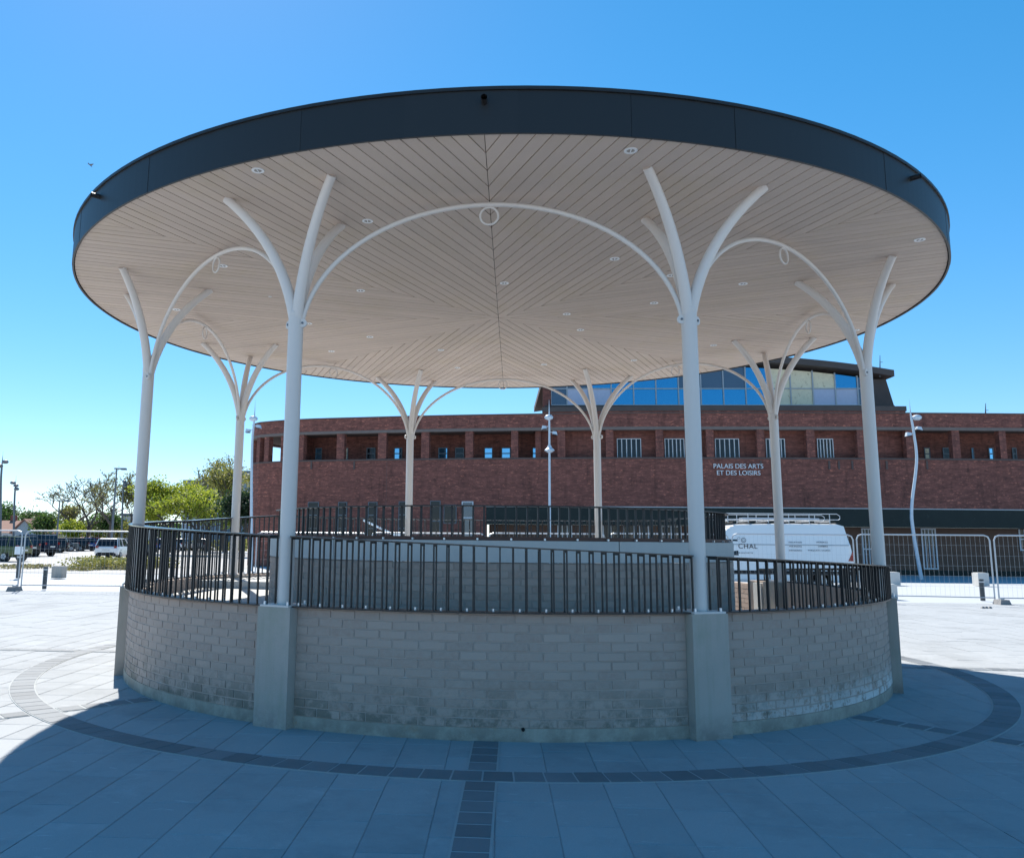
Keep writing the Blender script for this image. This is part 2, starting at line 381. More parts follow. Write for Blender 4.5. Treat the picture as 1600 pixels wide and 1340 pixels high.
# car park surface and road beyond
mesh('car_park', [(-260,25.5,-.018),(-13.0,25.5,-.018),(-20,120,-.018),(-260,120,-.018)], [(0,1,2,3)], M['carpark'], kind='structure')
mesh('forecourt', [(-13,13,-.02),(60,13,-.02),(60,34.2,-.02),(-13,36.2,-.02)], [(0,1,2,3)], M['ground'], kind='structure')

# ================================================================ BANDSTAND
BS = root('bandstand', label='round bandstand with dark rimmed flat roof, pale branching columns and curved brick base', cat='bandstand')
PH = -1.136; ZW = 1.004; ZC = 4.795; RR = 5.672; RC = 4.729; ZT = 5.174
colb = [PH+22.5+45*k for k in range(8)]      # column bearings
def span(b): return ((b+180) % 360)-180
# outer wall core and plinth; the entry gap lies at the rear right
b = MB(); b.arcslab(4.60, 4.777, 0, ZW, 138-360, 119, 150); b.build('wall_core', M['mortar'], BS)
b = MB(); b.arcslab(4.70, 4.785, 0, .105, 138-360, 119, 150); b.build('plinth', M['plinth'], BS)
bricks = []
for k in range(8):
    c = colb[k]+22.5
    for row in range(12):
        z = .1075+row*.0748
        a = -20.4; stepa = math.degrees(.2275/4.78); off = (row % 2)*.5*stepa
        x = a-off
        while x < 20.4:
            x0, x1 = max(x, a), min(x+stepa, 20.4)
            if x1-x0 > .35: bricks.append(((c+(x0+x1)/2), x1-x0, z, stepa))
            x += stepa
def gapok(bt):
    bt = bt % 360
    return not (118 < bt < 139)
bricks = [q for q in bricks if gapok(q[0])]
bricks.sort(key=lambda q: (Vector(P(4.78, q[0], q[2]))-CAM).length)
bme = []
for k in range(4):
    bb = MB(); j = [random.uniform(-.002, .002) for _ in range(4)]; hw = .1085; y0 = -.0105
    e = .003
    bb.hexa([(-hw,0,0),(hw,0,0),(hw,.02,0),(-hw,.02,0)][::1], [(-hw,0,.066),(hw,0,.066),(hw,.02,.066),(-hw,.02,.066)])
    bb.hexa([(-hw+e,y0+j[0],e),(hw-e,y0+j[1],e),(hw,0,0),(-hw,0,0)], [(-hw+e,y0+j[2],.066-e),(hw-e,y0+j[3],.066-e),(hw,0,.066),(-hw,0,.066)])
    me = bpy.data.meshes.new('brick'); me.from_pydata(bb.v, [], bb.f); me.materials.append(M['standbrick']); bme.append(me)
def brickxf(q, r):
    bt, dw, z, s_ = q; return P(r, bt, z), math.radians(bt), (dw/s_ if dw < s_-.01 else 1, 1, 1)
for q in bricks[:300]:
    l, rz, sc = brickxf(q, 4.771+random.uniform(-.0015, .002)); inst('brick', random.choice(bme), BS, l, rz, sc)
def joined(name, lst, r, parent, rot=0):
    V, Fc = [], []
    for q in lst:
        l, rz, sc = brickxf(q, r+random.uniform(-.0015, .002)); m = random.choice(bme); n = len(V)
        cz, sz = math.cos(rz), math.sin(rz)
        for v in m.vertices:
            x, y = v.co.x*sc[0], v.co.y
            V.append((l[0]+cz*x-sz*y, l[1]+sz*x+cz*y, l[2]+v.co.z))
        Fc += [tuple(n+i for i in p.vertices) for p in m.polygons]
    return mesh(name, V, Fc, M['standbrick'], parent, kind='stuff')
joined('brick_courses', bricks[300:], 4.771, BS)
# inner curved parapet between ramp and stage
b = MB(); b.arcslab(2.94, 3.097, 0, 1.37, -82, 108, 60); b.build('parapet_core', M['mortar'], BS)
inner = []
for row in range(16):
    z = .175+row*.0748; stepa = math.degrees(.2275/3.1); x = -82-(row % 2)*.5*stepa
    while x < 108:
        x0, x1 = max(x, -82), min(x+stepa, 108)
        if x1-x0 > .5: inner.append(((x0+x1)/2, x1-x0, z, stepa))
        x += stepa
joined('parapet_bricks', inner, 3.091, BS)
for a0, a1 in ((-82, -36), (-35.8, 24), (24.25, 108)):
    b = MB(); b.arcslab(2.93, 3.115, 1.378, 1.60, a0, a1, 24); b.build('parapet_capping', M['band'], BS)
# pilasters
bb = MB(); bb.box(-.175, .175, -.12, .25, 0, ZW+.004)
pil_me = bpy.data.meshes.new('pilaster'); pil_me.from_pydata(bb.v, [], bb.f); pil_me.materials.append(M['concrete'])
for c in colb:
    l = P(4.762, c, 0); o = inst('pilaster', pil_me, BS, l, math.radians(c))
    mod = o.modifiers.new('bevel', 'BEVEL'); mod.width = .012; mod.segments = 2
# stage, landing and ramp
def rz(bt):
    bt = ((bt+225) % 360)-225
    if bt > 125: return 2.0
    if bt < -100: return min(2.0, 1.861+(-100-bt)*.0055)
    return 1.555-.00306*bt
b = MB(); b.arcslab(0, 2.95, 0, .97, 0, 360, 64); b.build('stage_floor', M['floor'], BS)
b = MB(); b.arcslab(2.94, 4.62, 0, .966, 138, 360-100, 50); b.build('stage_floor', M['floor'], BS)
b = MB(); b.arcslab(3.08, 4.62, 0, lambda q: min(.965, max(.03, rz(q)-1.0-.0)) if q < 100 else .03, -100, 119, 60); b.build('ramp_floor', M['floor'], BS)
# entry cheek wall by the ramp foot, and its pale pier
p0, p1 = Vector((3.86, 3.55, 0)), Vector((4.16, 2.10, 0)); dv = (p1-p0).normalized(); nv = Vector((dv.y, -dv.x, 0))
if nv.x > 0: nv = -nv
b = MB(); c = (p0+p1)/2; b.obox((c.x, c.y), dv*((p1-p0).length/2), nv*.07, 0, .95); b.build('cheek_wall', M['mortar'], BS)
V, Fc = [], []
for row in range(12):
    z = .04+row*.0748; s0 = -(row % 2)*.113
    L = (p1-p0).length
    while s0 < L:
        a, e = max(s0, 0), min(s0+.219, L)
        if e-a > .03:
            n = len(V); q = [p0+dv*a+nv*.066, p0+dv*e+nv*.066, p0+dv*e+nv*.078, p0+dv*a+nv*.078]
            V += [(x.x, x.y, z) for x in q]+[(x.x, x.y, z+.066) for x in q]
            Fc += [tuple(n+i for i in f_) for f_ in ((0,1,2,3),(4,5,6,7),(0,1,5,4),(1,2,6,5),(2,3,7,6),(3,0,4,7))]
        s0 += .2275
mesh('cheek_bricks', V, Fc, M['standbrick'], BS, kind='stuff')
b = MB(); c = p1+dv*.12; b.obox((c.x, c.y), dv*.12, nv*.10, 0, .98); b.build('cheek_pier', M['band'], BS)
# weep hole
b = MB(); l = P(4.787, 2.4, .10); b.tube([l, P(4.80, 2.4, .10)], .015, 8); b.build('weep_hole', M['darkhole'], BS)

# ---- columns with branches
def tubeobj(name, pts, r, n, mt, parent, **kw):
    b = MB(); b.tube(pts, r, n); o = b.build(name, mt, parent, True, **kw); smooth_shade(o, 50); return o
for c in colb:
    col = tubeobj('column', [P(RC, c, ZW+.01), P(RC, c, 3.66)], .070, 24, M['white_steel'], BS)
    b = MB(); er = Vector(P(1, c)); et = Vector((-er.y, er.x, 0)); l = P(RC, c)
    b.obox(l, et*.155, er*.155, ZW+.005, ZW+.022); b.build('base_plate', M['white_steel'], col)
    b = MB()
    for i, j in ((-1,-1),(1,-1),(1,1),(-1,1)):
        q = Vector(l)+et*.125*i+er*.125*j; b.tube([(q.x,q.y,ZW+.02),(q.x,q.y,ZW+.05)], .013, 6)
    b.build('anchor_bolts', M['bolt'], col)
    tubeobj('collar', [P(RC, c, 3.66), P(RC, c, 3.675), P(RC, c, 3.685), P(RC, c, 3.70)], [.0725, .0745, .0745, .0715], 24, M['white_steel'], col)
    for rad, tan in ((.36, .61), (.36, -.61), (-.70, 0)):
        dxy = er*rad+et*tan; u_ = dxy.normalized(); L = dxy.length; pts = []
        for i in range(13):
            s_ = i/12
            h = (1-s_)**2*.015+2*s_*(1-s_)*.16+s_*s_*L; z = (1-s_)**2*3.64+2*s_*(1-s_)*4.36+s_*s_*4.80
            q = Vector(l)+u_*h; pts.append((q.x, q.y, z))
        tubeobj('branch', pts, [.055-.013*i/12 for i in range(13)], 14, M['white_steel'], col)
    for sg in (-1, 1):
        # gusset ear and bolt where the arch meets the column
        q = Vector(P(RC, c+sg*.95, 3.585)); n2 = Vector(P(1, c+sg*22.5))
        b = MB(); b.tube([q-n2*.012, q+n2*.012], .040, 16); b.build('gusset', M['white_steel'], col)
        b = MB(); b.tube([q-n2*.022, q+n2*.022], .011, 8); b.build('gusset_bolt', M['lamp_dark'], col)
for k in range(8):
    c = PH+45*k; er = Vector(P(1, c)); et = Vector((-er.y, er.x, 0)); base = er*(RC*math.cos(PI/8)); pts = []
    for i in range(41):
        a = PI-(PI)*i/40
        a = math.radians(177)-(math.radians(174))*i/40
        q = base+et*(1.765*math.cos(a)); pts.append((q.x, q.y, 3.45+1.275*math.sin(a)))
    arch = tubeobj('arch', pts, .0225, 10, M['white_steel'], BS)
    pts = [tuple(base+et*(.085*math.cos(a))+Vector((0,0,4.612+.085*math.sin(a)))) for a in [2*PI*i/28 for i in range(29)]]
    tubeobj('arch_ring', pts, .0105, 8, M['white_steel'], BS)
# ---- railings
NB = 0
for k in range(8):
    c0, c1 = colb[k]+1.35, colb[k]+45-1.35
    c0n = ((c0+180) % 360)-180; cc0, cc1 = c0n, c0n+(c1-c0)
    if cc0 < 118 < cc1: segs = [(cc0, 117.5), (138.5, cc1)]
    else: segs = [(cc0, cc1)]
    for a0, a1 in segs:
        n = max(4, int((a1-a0)/2))
        b = MB(); b.arcslab(4.695, 4.845, lambda q: rz(q)-.012, rz, a0, a1, n); b.build('handrail', M['rail_top'], BS)
        b = MB(); b.arcslab(4.70, 4.84, ZW+.004, ZW+.016, a0, a1, n); b.build('rail_base', M['black_steel'], BS)
        nb = int((a1-a0)/1.305); rear = []; rb = MB(); bo = MB()
        for i in range(nb+1):
            bt = a0+.15+(a1-a0-.3)*i/nb; t_ = rz(bt)
            hoop = MB()
            er = Vector(P(1, bt)); et = Vector((-er.y, er.x, 0))
            for r in (4.712, 4.828):
                l = P(r, bt); hoop.obox(l, et*.006, er*.007, ZW+.014, t_-.012)
            l = P(4.77, bt); hoop.obox(l, et*.007, er*.05, t_-.030, t_-.0125)
            m_ = ((bt+180) % 360)-180
            if -95 < m_ < 96: hoop.build('baluster', M['black_steel'], BS)
            else:
                n0 = len(rb.v); rb.v += hoop.v; rb.f += [tuple(x+n0 for x in f_) for f_ in hoop.f]; rb.uv += hoop.uv
            if i % 2 == 0 and i < nb:
                l = P(4.77, bt+.65, ZW+.015); bo.tube([l, (l[0], l[1], ZW+.040)], .011, 6)
        if rb.v: rb.build('rear_balusters', M['black_steel'], BS, kind='stuff')
        bo.build('rail_bolts', M['bolt'], BS, kind='stuff')
b = MB(); b.arcslab(2.955, 3.065, 1.953, 1.966, -70, 118, 90); b.build('stage_handrail', M['black_steel'], BS)
b = MB(); b.arcslab(2.965, 3.075, 1.600, 1.640, -70, 108, 90); b.build('stage_rail_base', M['rust_steel'], BS)
bo = MB()
for i in range(82):
    bt = -69.8+i*2.16; er = Vector(P(1, bt)); et = Vector((-er.y, er.x, 0)); hoop = MB()
    hoop.obox(P(3.01, bt), et*.0085, er*.012, 1.63, 1.953)
    hoop.build('stage_baluster', M['black_steel'], BS)
    if i % 3 == 0: l = P(3.07, bt+1, 1.615); bo.tube([l, P(3.10, bt+1, 1.615)], .012, 6)
bo.build('rail_bolts', M['bolt'], BS, kind='stuff')

# ---- roof
ceil_b = MB(); ceil_b.arcslab(0, RR-.02, ZC+.022, ZC+.05, 0, 360, 96); ceil_b.build('ceiling_backing', M['gap'], BS)
nP = 33; wP = 2*(RR-.03)*math.sin(PI/8)/nP; T8 = math.tan(PI/8)
for k in range(8):
    er = Vector(P(1, colb[k])); et = Vector((-er.y, er.x, 0)); Rm = RR-.03
    for j in range(nP):
        t0 = -wP*nP/2+j*wP+.0055; t1 = t0+wP-.011
        o0, o1 = math.sqrt(max(0, Rm*Rm-t0*t0)), math.sqrt(max(0, Rm*Rm-t1*t1))
        i0_, i1_ = abs(t0)/T8+.008, abs(t1)/T8+.008
        pl = []
        if t0 < 0 < t1: pl = [(i0_, t0), (o0, t0), (o1, t1), (i1_, t1), (.012, 0)]
        else:
            if o0-i0_ < .02 and o1-i1_ < .02: continue
            pl = [(i0_, t0), (max(o0, i0_+.005), t0), (max(o1, i1_+.005), t1), (i1_, t1)]
        dz = random.uniform(-.001, .001)
        bt_ = [tuple(er*a+et*t_+Vector((0,0,ZC+dz))) for a, t_ in pl]; tp = [(x[0], x[1], ZC+.02) for x in bt_]
        bb = MB(); bb.hexa(bt_, tp); bb.build('ceiling_plank', M['plank'], BS)
nf = 39
for k in range(nf):
    a0 = 10.8+k*360/nf; a1 = a0+360/nf
    b = MB(); lift = .0025*(k % 2); b.arcslab(RR-.02, RR+lift, ZC-.016, ZT-.03, a0-.02, a1-.05 if (a0 % 360) < 90 else a1+.02, 8)
    o = b.build('fascia_panel', M['fascia'], BS, True); smooth_shade(o, 30)
b = MB(); b.arcslab(RR-.05, RR+.018, ZT-.029, ZT, 0, 360, 160); b.build('roof_edge_trim', M['fascia'], BS)
b = MB()
for i in range(96):
    a0, a1 = i*3.75, (i+1)*3.75
    b.face([(0,0,ZT+.10), P(RR-.05, a0, ZT-.004), P(RR-.05, a1, ZT-.004)])
b.build('roof_covering', M['roofdeck'], BS)
for k in range(8):
    c = PH+45*k; b = MB(); b.tube([P(RR-.02, c, 5.045), P(RR+.085, c, 5.045)], .025, 16, False)
    b.tube([P(RR+.086, c, 5.045), P(RR-.02, c, 5.045)], .021, 16, False); b.build('spout', M['black_steel'], BS)
LQ = [(403,266),(348.4,415),(276,483.3),(422,463),(482,505),(574.4,345),(960.5,404),(788,442),(563.6,453.6),(1022,473),(885.5,490.3),(907,515),(985.4,235),(1437,374.3),(1161,443),(1049,430),(578,526),(689,546.4),(714.6,574),(850,569),(990.4,562.6),(518,548.4),(1337,515.5),(1115,539)]
for u, v in LQ:
    q = at_z(u, v, ZC); s_ = .4 if (u, v) == (422, 463) else 1
    b = MB(); R_ = .056*s_
    n = 20; ang = [2*PI*i/n for i in range(n)]
    for i in range(n):
        a0, a1 = ang[i], ang[(i+1) % n]
        pt = lambda r, a, z: (q.x+r*math.cos(a), q.y+r*math.sin(a), z)
        b.face([pt(R_, a1, ZC-.007), pt(R_, a0, ZC-.007), pt(R_*.62, a0, ZC-.007), pt(R_*.62, a1, ZC-.007)])
        b.face([pt(R_, a0, ZC-.007), pt(R_, a1, ZC-.007), pt(R_, a1, ZC), pt(R_, a0, ZC)])
        b.face([pt(R_*.62, a0, ZC-.007), pt(R_*.62, a0, ZC-.0015), pt(R_*.62, a1, ZC-.0015), pt(R_*.62, a1, ZC-.007)])
    o = b.build('downlight', M['lightring'], BS)
    b = MB(); b.face([pt(R_*.62, -a, ZC-.0025) for a in ang]); b.build('downlight_lens', M['lens'], o)
    b = MB(); b.box(q.x-.004*s_, q.x+.004*s_, q.y-R_*.6, q.y+R_*.6, ZC-.009, ZC-.003); b.build('downlight_bar', M['lightring'], o)

# ================================================================ ARTS BUILDING
ctl = [(60,36.2),(45,35.0),(27.7,34.25),(22,34.0),(13.6,33.9),(8,34.0),(2.84,34.4),(-2.8,35.05),(-8,35.95),(-11.5,36.7),(-14.15,37.9),(-14.95,38.75),(-15.4,40.0),(-15.5,41.6),(-15.1,43.3),(-13.9,44.9),(-12,46.0),(-9,46.6)]
ctl = [Vector((x, y, 0)) for x, y in ctl]
path = []
for i in range(len(ctl)-1):
    a, b_, c, d = ctl[max(i-1,0)], ctl[i], ctl[i+1], ctl[min(i+2,len(ctl)-1)]
    n = 8
    for k in range(n):
        t_ = k/n
        path.append(.5*((2*b_)+(c-a)*t_+(2*a-5*b_+4*c-d)*t_*t_+(3*b_-a-3*c+d)*t_**3))
path.append(ctl[-1])
arc = [0]
for i in range(1, len(path)): arc.append(arc[-1]+(path[i]-path[i-1]).length)
def pn(i):
    t_ = (path[min(i+1, len(path)-1)]-path[max(i-1, 0)]).normalized(); return Vector((-t_.y, t_.x, 0))  # outward
if pn(20).y > 0:
    _pn = pn
    pn = lambda i: -_pn(i)
def facs(u):            # arclength on the facade where the bearing of column u meets it
    d = ray(u, 750); d = Vector((d.x, d.y, 0)); best = None
    for i in range(len(path)-1):
        a, e = path[i], path[i+1]-path[i]; w_ = a-Vector((0,-D,0))
        den = d.x*e.y-d.y*e.x
        if abs(den) < 1e-9: continue
        t_ = (w_.x*e.y-w_.y*e.x)/den; s_ = (w_.x*d.y-w_.y*d.x)/den
        if t_ > 0 and 0 <= s_ <= 1 and (best is None or t_ < best[0]): best = (t_, arc[i]+s_*(arc[i+1]-arc[i]))
    return best[1] if best else None
def fpt(s_, off=0, z=0):
    for i in range(len(path)-1):
        if arc[i+1] >= s_ or i == len(path)-2:
            t_ = (s_-arc[i])/(arc[i+1]-arc[i]); p = path[i].lerp(path[i+1], t_); n = pn(i).lerp(pn(i+1), t_).normalized()
            q = p+n*off; return Vector((q.x, q.y, z))
def fz(u, v):
    p = fpt(facs(u)); d = ray(u, v); t_ = math.hypot(p.x-CAM.x, p.y-CAM.y)/math.hypot(d.x, d.y); return HC+d.z*t_
def fstrip(mb, s0, s1, z0, z1, o0, o1, n=None):     # slab following the facade from offset o1 (inner) to o0 (outer)
    n = n or max(1, int(abs(s1-s0)/.8))
    for i in range(n):
        a, c = s0+(s1-s0)*i/n, s0+(s1-s0)*(i+1)/n
        A, B, C_, D_ = fpt(a, o0), fpt(c, o0), fpt(c, o1), fpt(a, o1)
        q = lambda p, z: (p.x, p.y, z)
        uvs = [(a, z0), (c, z0), (c, z1), (a, z1)]
        mb.face([q(A,z0), q(B,z0), q(B,z1), q(A,z1)], uvs); mb.face([q(C_,z0), q(D_,z0), q(D_,z1), q(C_,z1)], [uvs[1],uvs[0],uvs[3],uvs[2]])
        mb.face([q(A,z1), q(B,z1), q(C_,z1), q(D_,z1)]); mb.face([q(D_,z0), q(C_,z0), q(B,z0), q(A,z0)])
        if i == 0: mb.face([q(D_,z0), q(A,z0), q(A,z1), q(D_,z1)])
        if i == n-1: mb.face([q(B,z0), q(C_,z0), q(C_,z1), q(B,z1)])
AB = root('arts_centre', (5, 36, 0), label='long red brick arts centre with open gallery, curved end and arched glass hall on top', cat='building')
def fobj(name, s0, s1, z0, z1, o0, o1, mt, parent=AB, n=None, **kw):
    b = MB(); fstrip(b, s0, s1, z0, z1, o0, o1, n); return b.build(name, mt, parent, **kw)
ZS, ZL, ZP = 6.03, 7.62, 8.50
send = arc[-1]
s1600, s768 = 0.0, facs(760)
sR = facs(842); s1430 = facs(1428)
ZB = 3.42
fobj('brick_wall', 0, send, ZB, ZS, 0, -.35, M['brick'])
fobj('brick_wall', s768, send, 0, ZB-.002, 0, -.35, M['brick'])
fobj('sill_course', 0, send, ZS+.002, ZS+.09, .03, -.38, M['coping'])
fobj('parapet_wall', 0, send, ZL+.16, ZP, 0, -.35, M['brick'])
fobj('lintel_band', 0, send, ZL, ZL+.158, .015, -.40, M['lintel'])
fobj('coping', 0, send, ZP+.002, ZP+.06, .05, -.42, M['coping'])
ZU, ZU2 = fz(1100, 641.5), fz(1100, 634)
fobj('parapet_wall', facs(1423), facs(850), ZP+.062, ZU, .001, -.33, M['brick'])
fobj('roof_ledge', facs(1424), facs(848), ZU+.002, ZU2, .07, -.60, M['cladding'])
b = MB()
outer = [fpt(s_, -.36) for s_ in [send*i/60 for i in range(61)]]
b.face([(p.x, p.y, ZL+.10) for p in outer]+[(-9,60,ZL+.10),(60,60,ZL+.10)]); b.face([(p.x, p.y, ZP-.3) for p in outer]+[(-9,60,ZP-.3),(60,60,ZP-.3)])
b.build('roof_deck', M['coping'], AB)
b = MB(); b.face([(p.x, p.y, ZS-.02) for p in outer]+[(-9,60,ZS-.02),(60,60,ZS-.02)]); b.build('gallery_floor', M['coping'], AB)
# gallery back walls at three depths
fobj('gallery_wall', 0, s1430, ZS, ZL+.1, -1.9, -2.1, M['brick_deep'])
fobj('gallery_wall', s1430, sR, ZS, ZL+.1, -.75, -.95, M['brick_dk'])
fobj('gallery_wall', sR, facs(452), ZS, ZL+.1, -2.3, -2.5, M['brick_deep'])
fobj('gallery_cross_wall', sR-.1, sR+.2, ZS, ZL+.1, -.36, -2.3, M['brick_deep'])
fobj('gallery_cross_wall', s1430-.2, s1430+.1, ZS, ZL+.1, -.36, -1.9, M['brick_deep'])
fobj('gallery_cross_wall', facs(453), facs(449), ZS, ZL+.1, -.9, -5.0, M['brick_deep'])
piers = [(524,536),(589,602),(657,669.5),(726.5,738.5),(798.5,809.6),(871.7,883.8),(947.8,959.9),(1026.6,1038.4),(1106,1118),(1186,1198),(1264.5,1277),(1344,1355),(1421,1432),(1493.6,1505.5),(1568,1578.4)]
for a, c in piers: fobj('pier', facs(a), facs(c), ZS+.092, ZL-.002, -.03, -.40, M['brick'], n=1)
s_ = facs(524)-0
for u0, u1 in ((460,472),(436,446),(410,417),(398,403)): fobj('pier', facs(u0), facs(u1), ZS+.092, ZL-.002, -.03, -.40, M['brick'], n=1)
s_ = facs(398)+1.6
while s_ < send-1: fobj('pier', s_, s_+.42, ZS+.092, ZL-.002, -.03, -.40, M['brick'], n=1); s_ += 2.6
def facs_off(u, off):      # arclength whose point at that recess lies on the bearing of u
    d = ray(u, 750); tb_ = math.atan2(d.x, d.y); s_ = facs(u)
    for _ in range(6):
        p = fpt(s_, off); e = math.atan2(p.x, p.y+D)-tb_
        q = fpt(s_+.05, off); de = (math.atan2(q.x, q.y+D)-math.atan2(p.x, p.y+D))/.05
        s_ -= e/de
    return s_
def window(u0, u1, v0, v1, off, gm, bars=0, trans=0, fm='white_frame', name='window', fw=.05, inset=True):
    s0, s1 = facs_off(u0, off), facs_off(u1, off); um = (u0+u1)/2; z0, z1 = fz(um, v1), fz(um, v0)
    # recompute for the recess depth so that the opening keeps its bearing
    k = 1+(-off)/max(1, (fpt(facs(um)).y+D)); z0 = HC+(z0-HC)*k; z1 = HC+(z1-HC)*k
    f = MB()
    fstrip(f, s0, s1, z1-fw, z1, off+.06, off+.02, 1); fstrip(f, s0, s1, z0, z0+fw, off+.06, off+.02, 1)
    d = fw if s1 > s0 else -fw
    fstrip(f, s0, s0+d, z0+fw, z1-fw, off+.058, off+.02, 1); fstrip(f, s1-d, s1, z0+fw, z1-fw, off+.058, off+.02, 1)
    for i in range(bars):
        c = s0+(s1-s0)*(i+1)/(bars+1); fstrip(f, c-.025, c+.025, z0+fw, z1-fw, off+.055, off+.02, 1)
    for i in range(trans):
        z = z0+(z1-z0)*(i+1)/(trans+1); fstrip(f, s0+d, s1-d, z-.03, z+.03, off+.052, off+.02, 1)
    o = f.build(name, M[fm], AB)
    g = MB(); fstrip(g, s0+d*.5, s1-d*.5, z0+fw*.5, z1-fw*.5, off+.03, off+.004, 1); g.build('pane', gm, o)
    return o
for u0, u1 in ((965,1003),(1040,1071),(1119,1157),(1199,1229),(1279.5,1305)):
    window(u0, u1, 685, 716, -.75, M['glass'], bars=4, fw=.04)
for u0, u1, g in ((492,502,'glass_light'),(536,543,'cream'),(572,586,'glass'),(615,628,'glass_light'),(684.5,699.5,'glass_light'),(711,725,'glass'),(756.5,770,'glass_light'),(783.5,798,'glass_light'),(832,842,'glass_light')):
    window(u0, u1, 699, 717.5, -2.3, M[g], trans=1, fm='lamp_dark')
for u0, u1, g in ((1447,1456,'cream'),(1476,1490,'glass'),(1521,1525,'glass_light'),(1548,1556,'glass_light'),(1585,1592,'glass')):
    window(u0, u1, 699, 718, -1.9, M[g], trans=1, fm='lamp_dark')
# ground storey, left: tall narrow windows, a door and a dark ribbon
for u0, u1, v0, v1, t_ in ((483,500,784,846,2),(530,544,784,846,2),(576.5,591,784,846,2),(624,637,783,846,2),(673,689,782,846,1),(694,714,788,818,0)):
    window(u0, u1, v0, v1, .0, M['glass'], trans=t_, fm='lamp_dark', fw=.04)
window(722, 740, 783, 860, 0, M['glass_grey'], trans=2, name='door', fm='white_frame', fw=.05)
# right half: dark panel band, set-back entrance wall with white framed screens
fobj('dark_panel_band', 0, s768, ZB-.93, ZB-.002, .06, -.30, M['dark_band'])
fobj('band_flashing', 0, s768, ZB+.0, ZB+.05, .09, .005, M['steel_frame'])
fobj('dark_panel_band', facs(858), facs(768), fz(810, 811), fz(810, 789), .07, .065, M['dark_band'])
fobj('entrance_wall', 0, s768, 0, ZB-.93, -1.2, -1.4, M['wood'])
fobj('entrance_soffit', 0, s768, ZB-.95, ZB-.932, -.30, -1.2, M['coping'])
fobj('rendered_base', 0, s768, 0, .25, -1.15, -1.195, M['dark_band'])
for u0, u1, v0, v1, nb in ((870,893,817,900,2),(940,966,819,900,1),(972,990,819,900,0),(996,1012,819,900,1),(1030,1062,821,900,1),(1340,1356,825,890,2),(1432,1455,825,889,3),(1583,1600,824,860,1)):
    window(u0, u1, v0, v1, -1.2, M['glass'], bars=nb, trans=1 if nb < 3 else 0, fw=.07, name='entrance_screen')
# brick expansion line stains and downpipes
for u in (604,):
    s_ = facs(u); fobj('movement_joint', s_-.01, s_+.01, ZB, ZS-.01, .006, -.01, M['coping'], n=1)
for u in (486,553,1190,1297,1312,1333,1375,1387,1450):
    s_ = facs(u); z = fz(u, 733); fobj('drain_outlet', s_-.05, s_+.05, z, z+.45, .05, .0, M['coping'], n=1)
# wall lettering
def text(name, body, size, mt, loc, rotz, parent, ext=.01, align='CENTER', spacing=1.0, **kw):
    cu = bpy.data.curves.new(name, 'FONT'); cu.body = body; cu.size = size; cu.extrude = ext; cu.align_x = align
    cu.space_character = spacing
    t_ = bpy.data.objects.new('tmp', cu); S.collection.objects.link(t_)
    bpy.context.view_layer.update(); dg = bpy.context.evaluated_depsgraph_get()
    me = bpy.data.meshes.new_from_object(t_.evaluated_get(dg)); bpy.data.objects.remove(t_)
    me.materials.clear(); me.materials.append(mt)
    import bmesh
    bm_ = bmesh.new(); bm_.from_mesh(me); bmesh.ops.remove_doubles(bm_, verts=bm_.verts, dist=1e-5); bm_.to_mesh(me); bm_.free()
    o = bpy.data.objects.new(name, me); link(o, parent)
    org = ORG.get(parent.name, Vector()) if parent else Vector()
    o.location = Vector(loc)-org; o.rotation_euler = (PI/2, 0, rotz); return tag(o, **kw)
M['letter'] = mat('white_letters', (.75, .76, .77), .5, bump=0)
for body, v, u in (('PALAIS DES ARTS', 731.5, 1154), ('ET DES LOISIRS', 742, 1154)):
    s_ = facs(u); p = fpt(s_, .05); z = fz(u, v)
    text('wall_lettering', body, .345, M['letter'], (p.x, p.y, z), 0, AB, .025)
# glass hall on the roof
YH = 37.0
zb = at_y(1100, 634, YH).z
def hx(u, v=620): return at_y(u, v, YH).x
def arcv(u): return 558+.0003*(u-1110)**2
def roofz(u, dv=0): return at_y(u, arcv(u)+dv, YH).z
us = [850+ (1391-850)*i/30 for i in range(31)]
V, Fc = [], []
for u in us:
    x = hx(u); z = roofz(u)
    for y, zz in ((YH-.7, z), (YH-.7, z-.36), (YH+14, z-.36), (YH+14, z)): V.append((x, y, zz))
for i in range(30):
    n = i*4
    Fc += [(n, n+1, n+5, n+4), (n+1, n+2, n+6, n+5), (n+2, n+3, n+7, n+6), (n+3, n, n+4, n+7)]
Fc += [(0,1,2,3), (120,123,122,121)]
hall_roof = mesh('hall_roof', V, Fc, M['cladding'], AB)
b = MB(); xl0, xl1 = hx(848), hx(861); kf = (YH+13+D)/(YH+D)
b.hexa([(xl0,YH-.1,zb-.3),(xl1,YH-.1,zb-.3),(xl1*kf,YH+13,zb-.3),(xl0*kf,YH+13,zb-.3)], [(xl0,YH-.1,roofz(855,16)),(xl1,YH-.1,roofz(855,16)),(xl1*kf,YH+13,roofz(855,16)),(xl0*kf,YH+13,roofz(855,16))]); b.build('hall_side_wall', M['brick_dk'], AB)
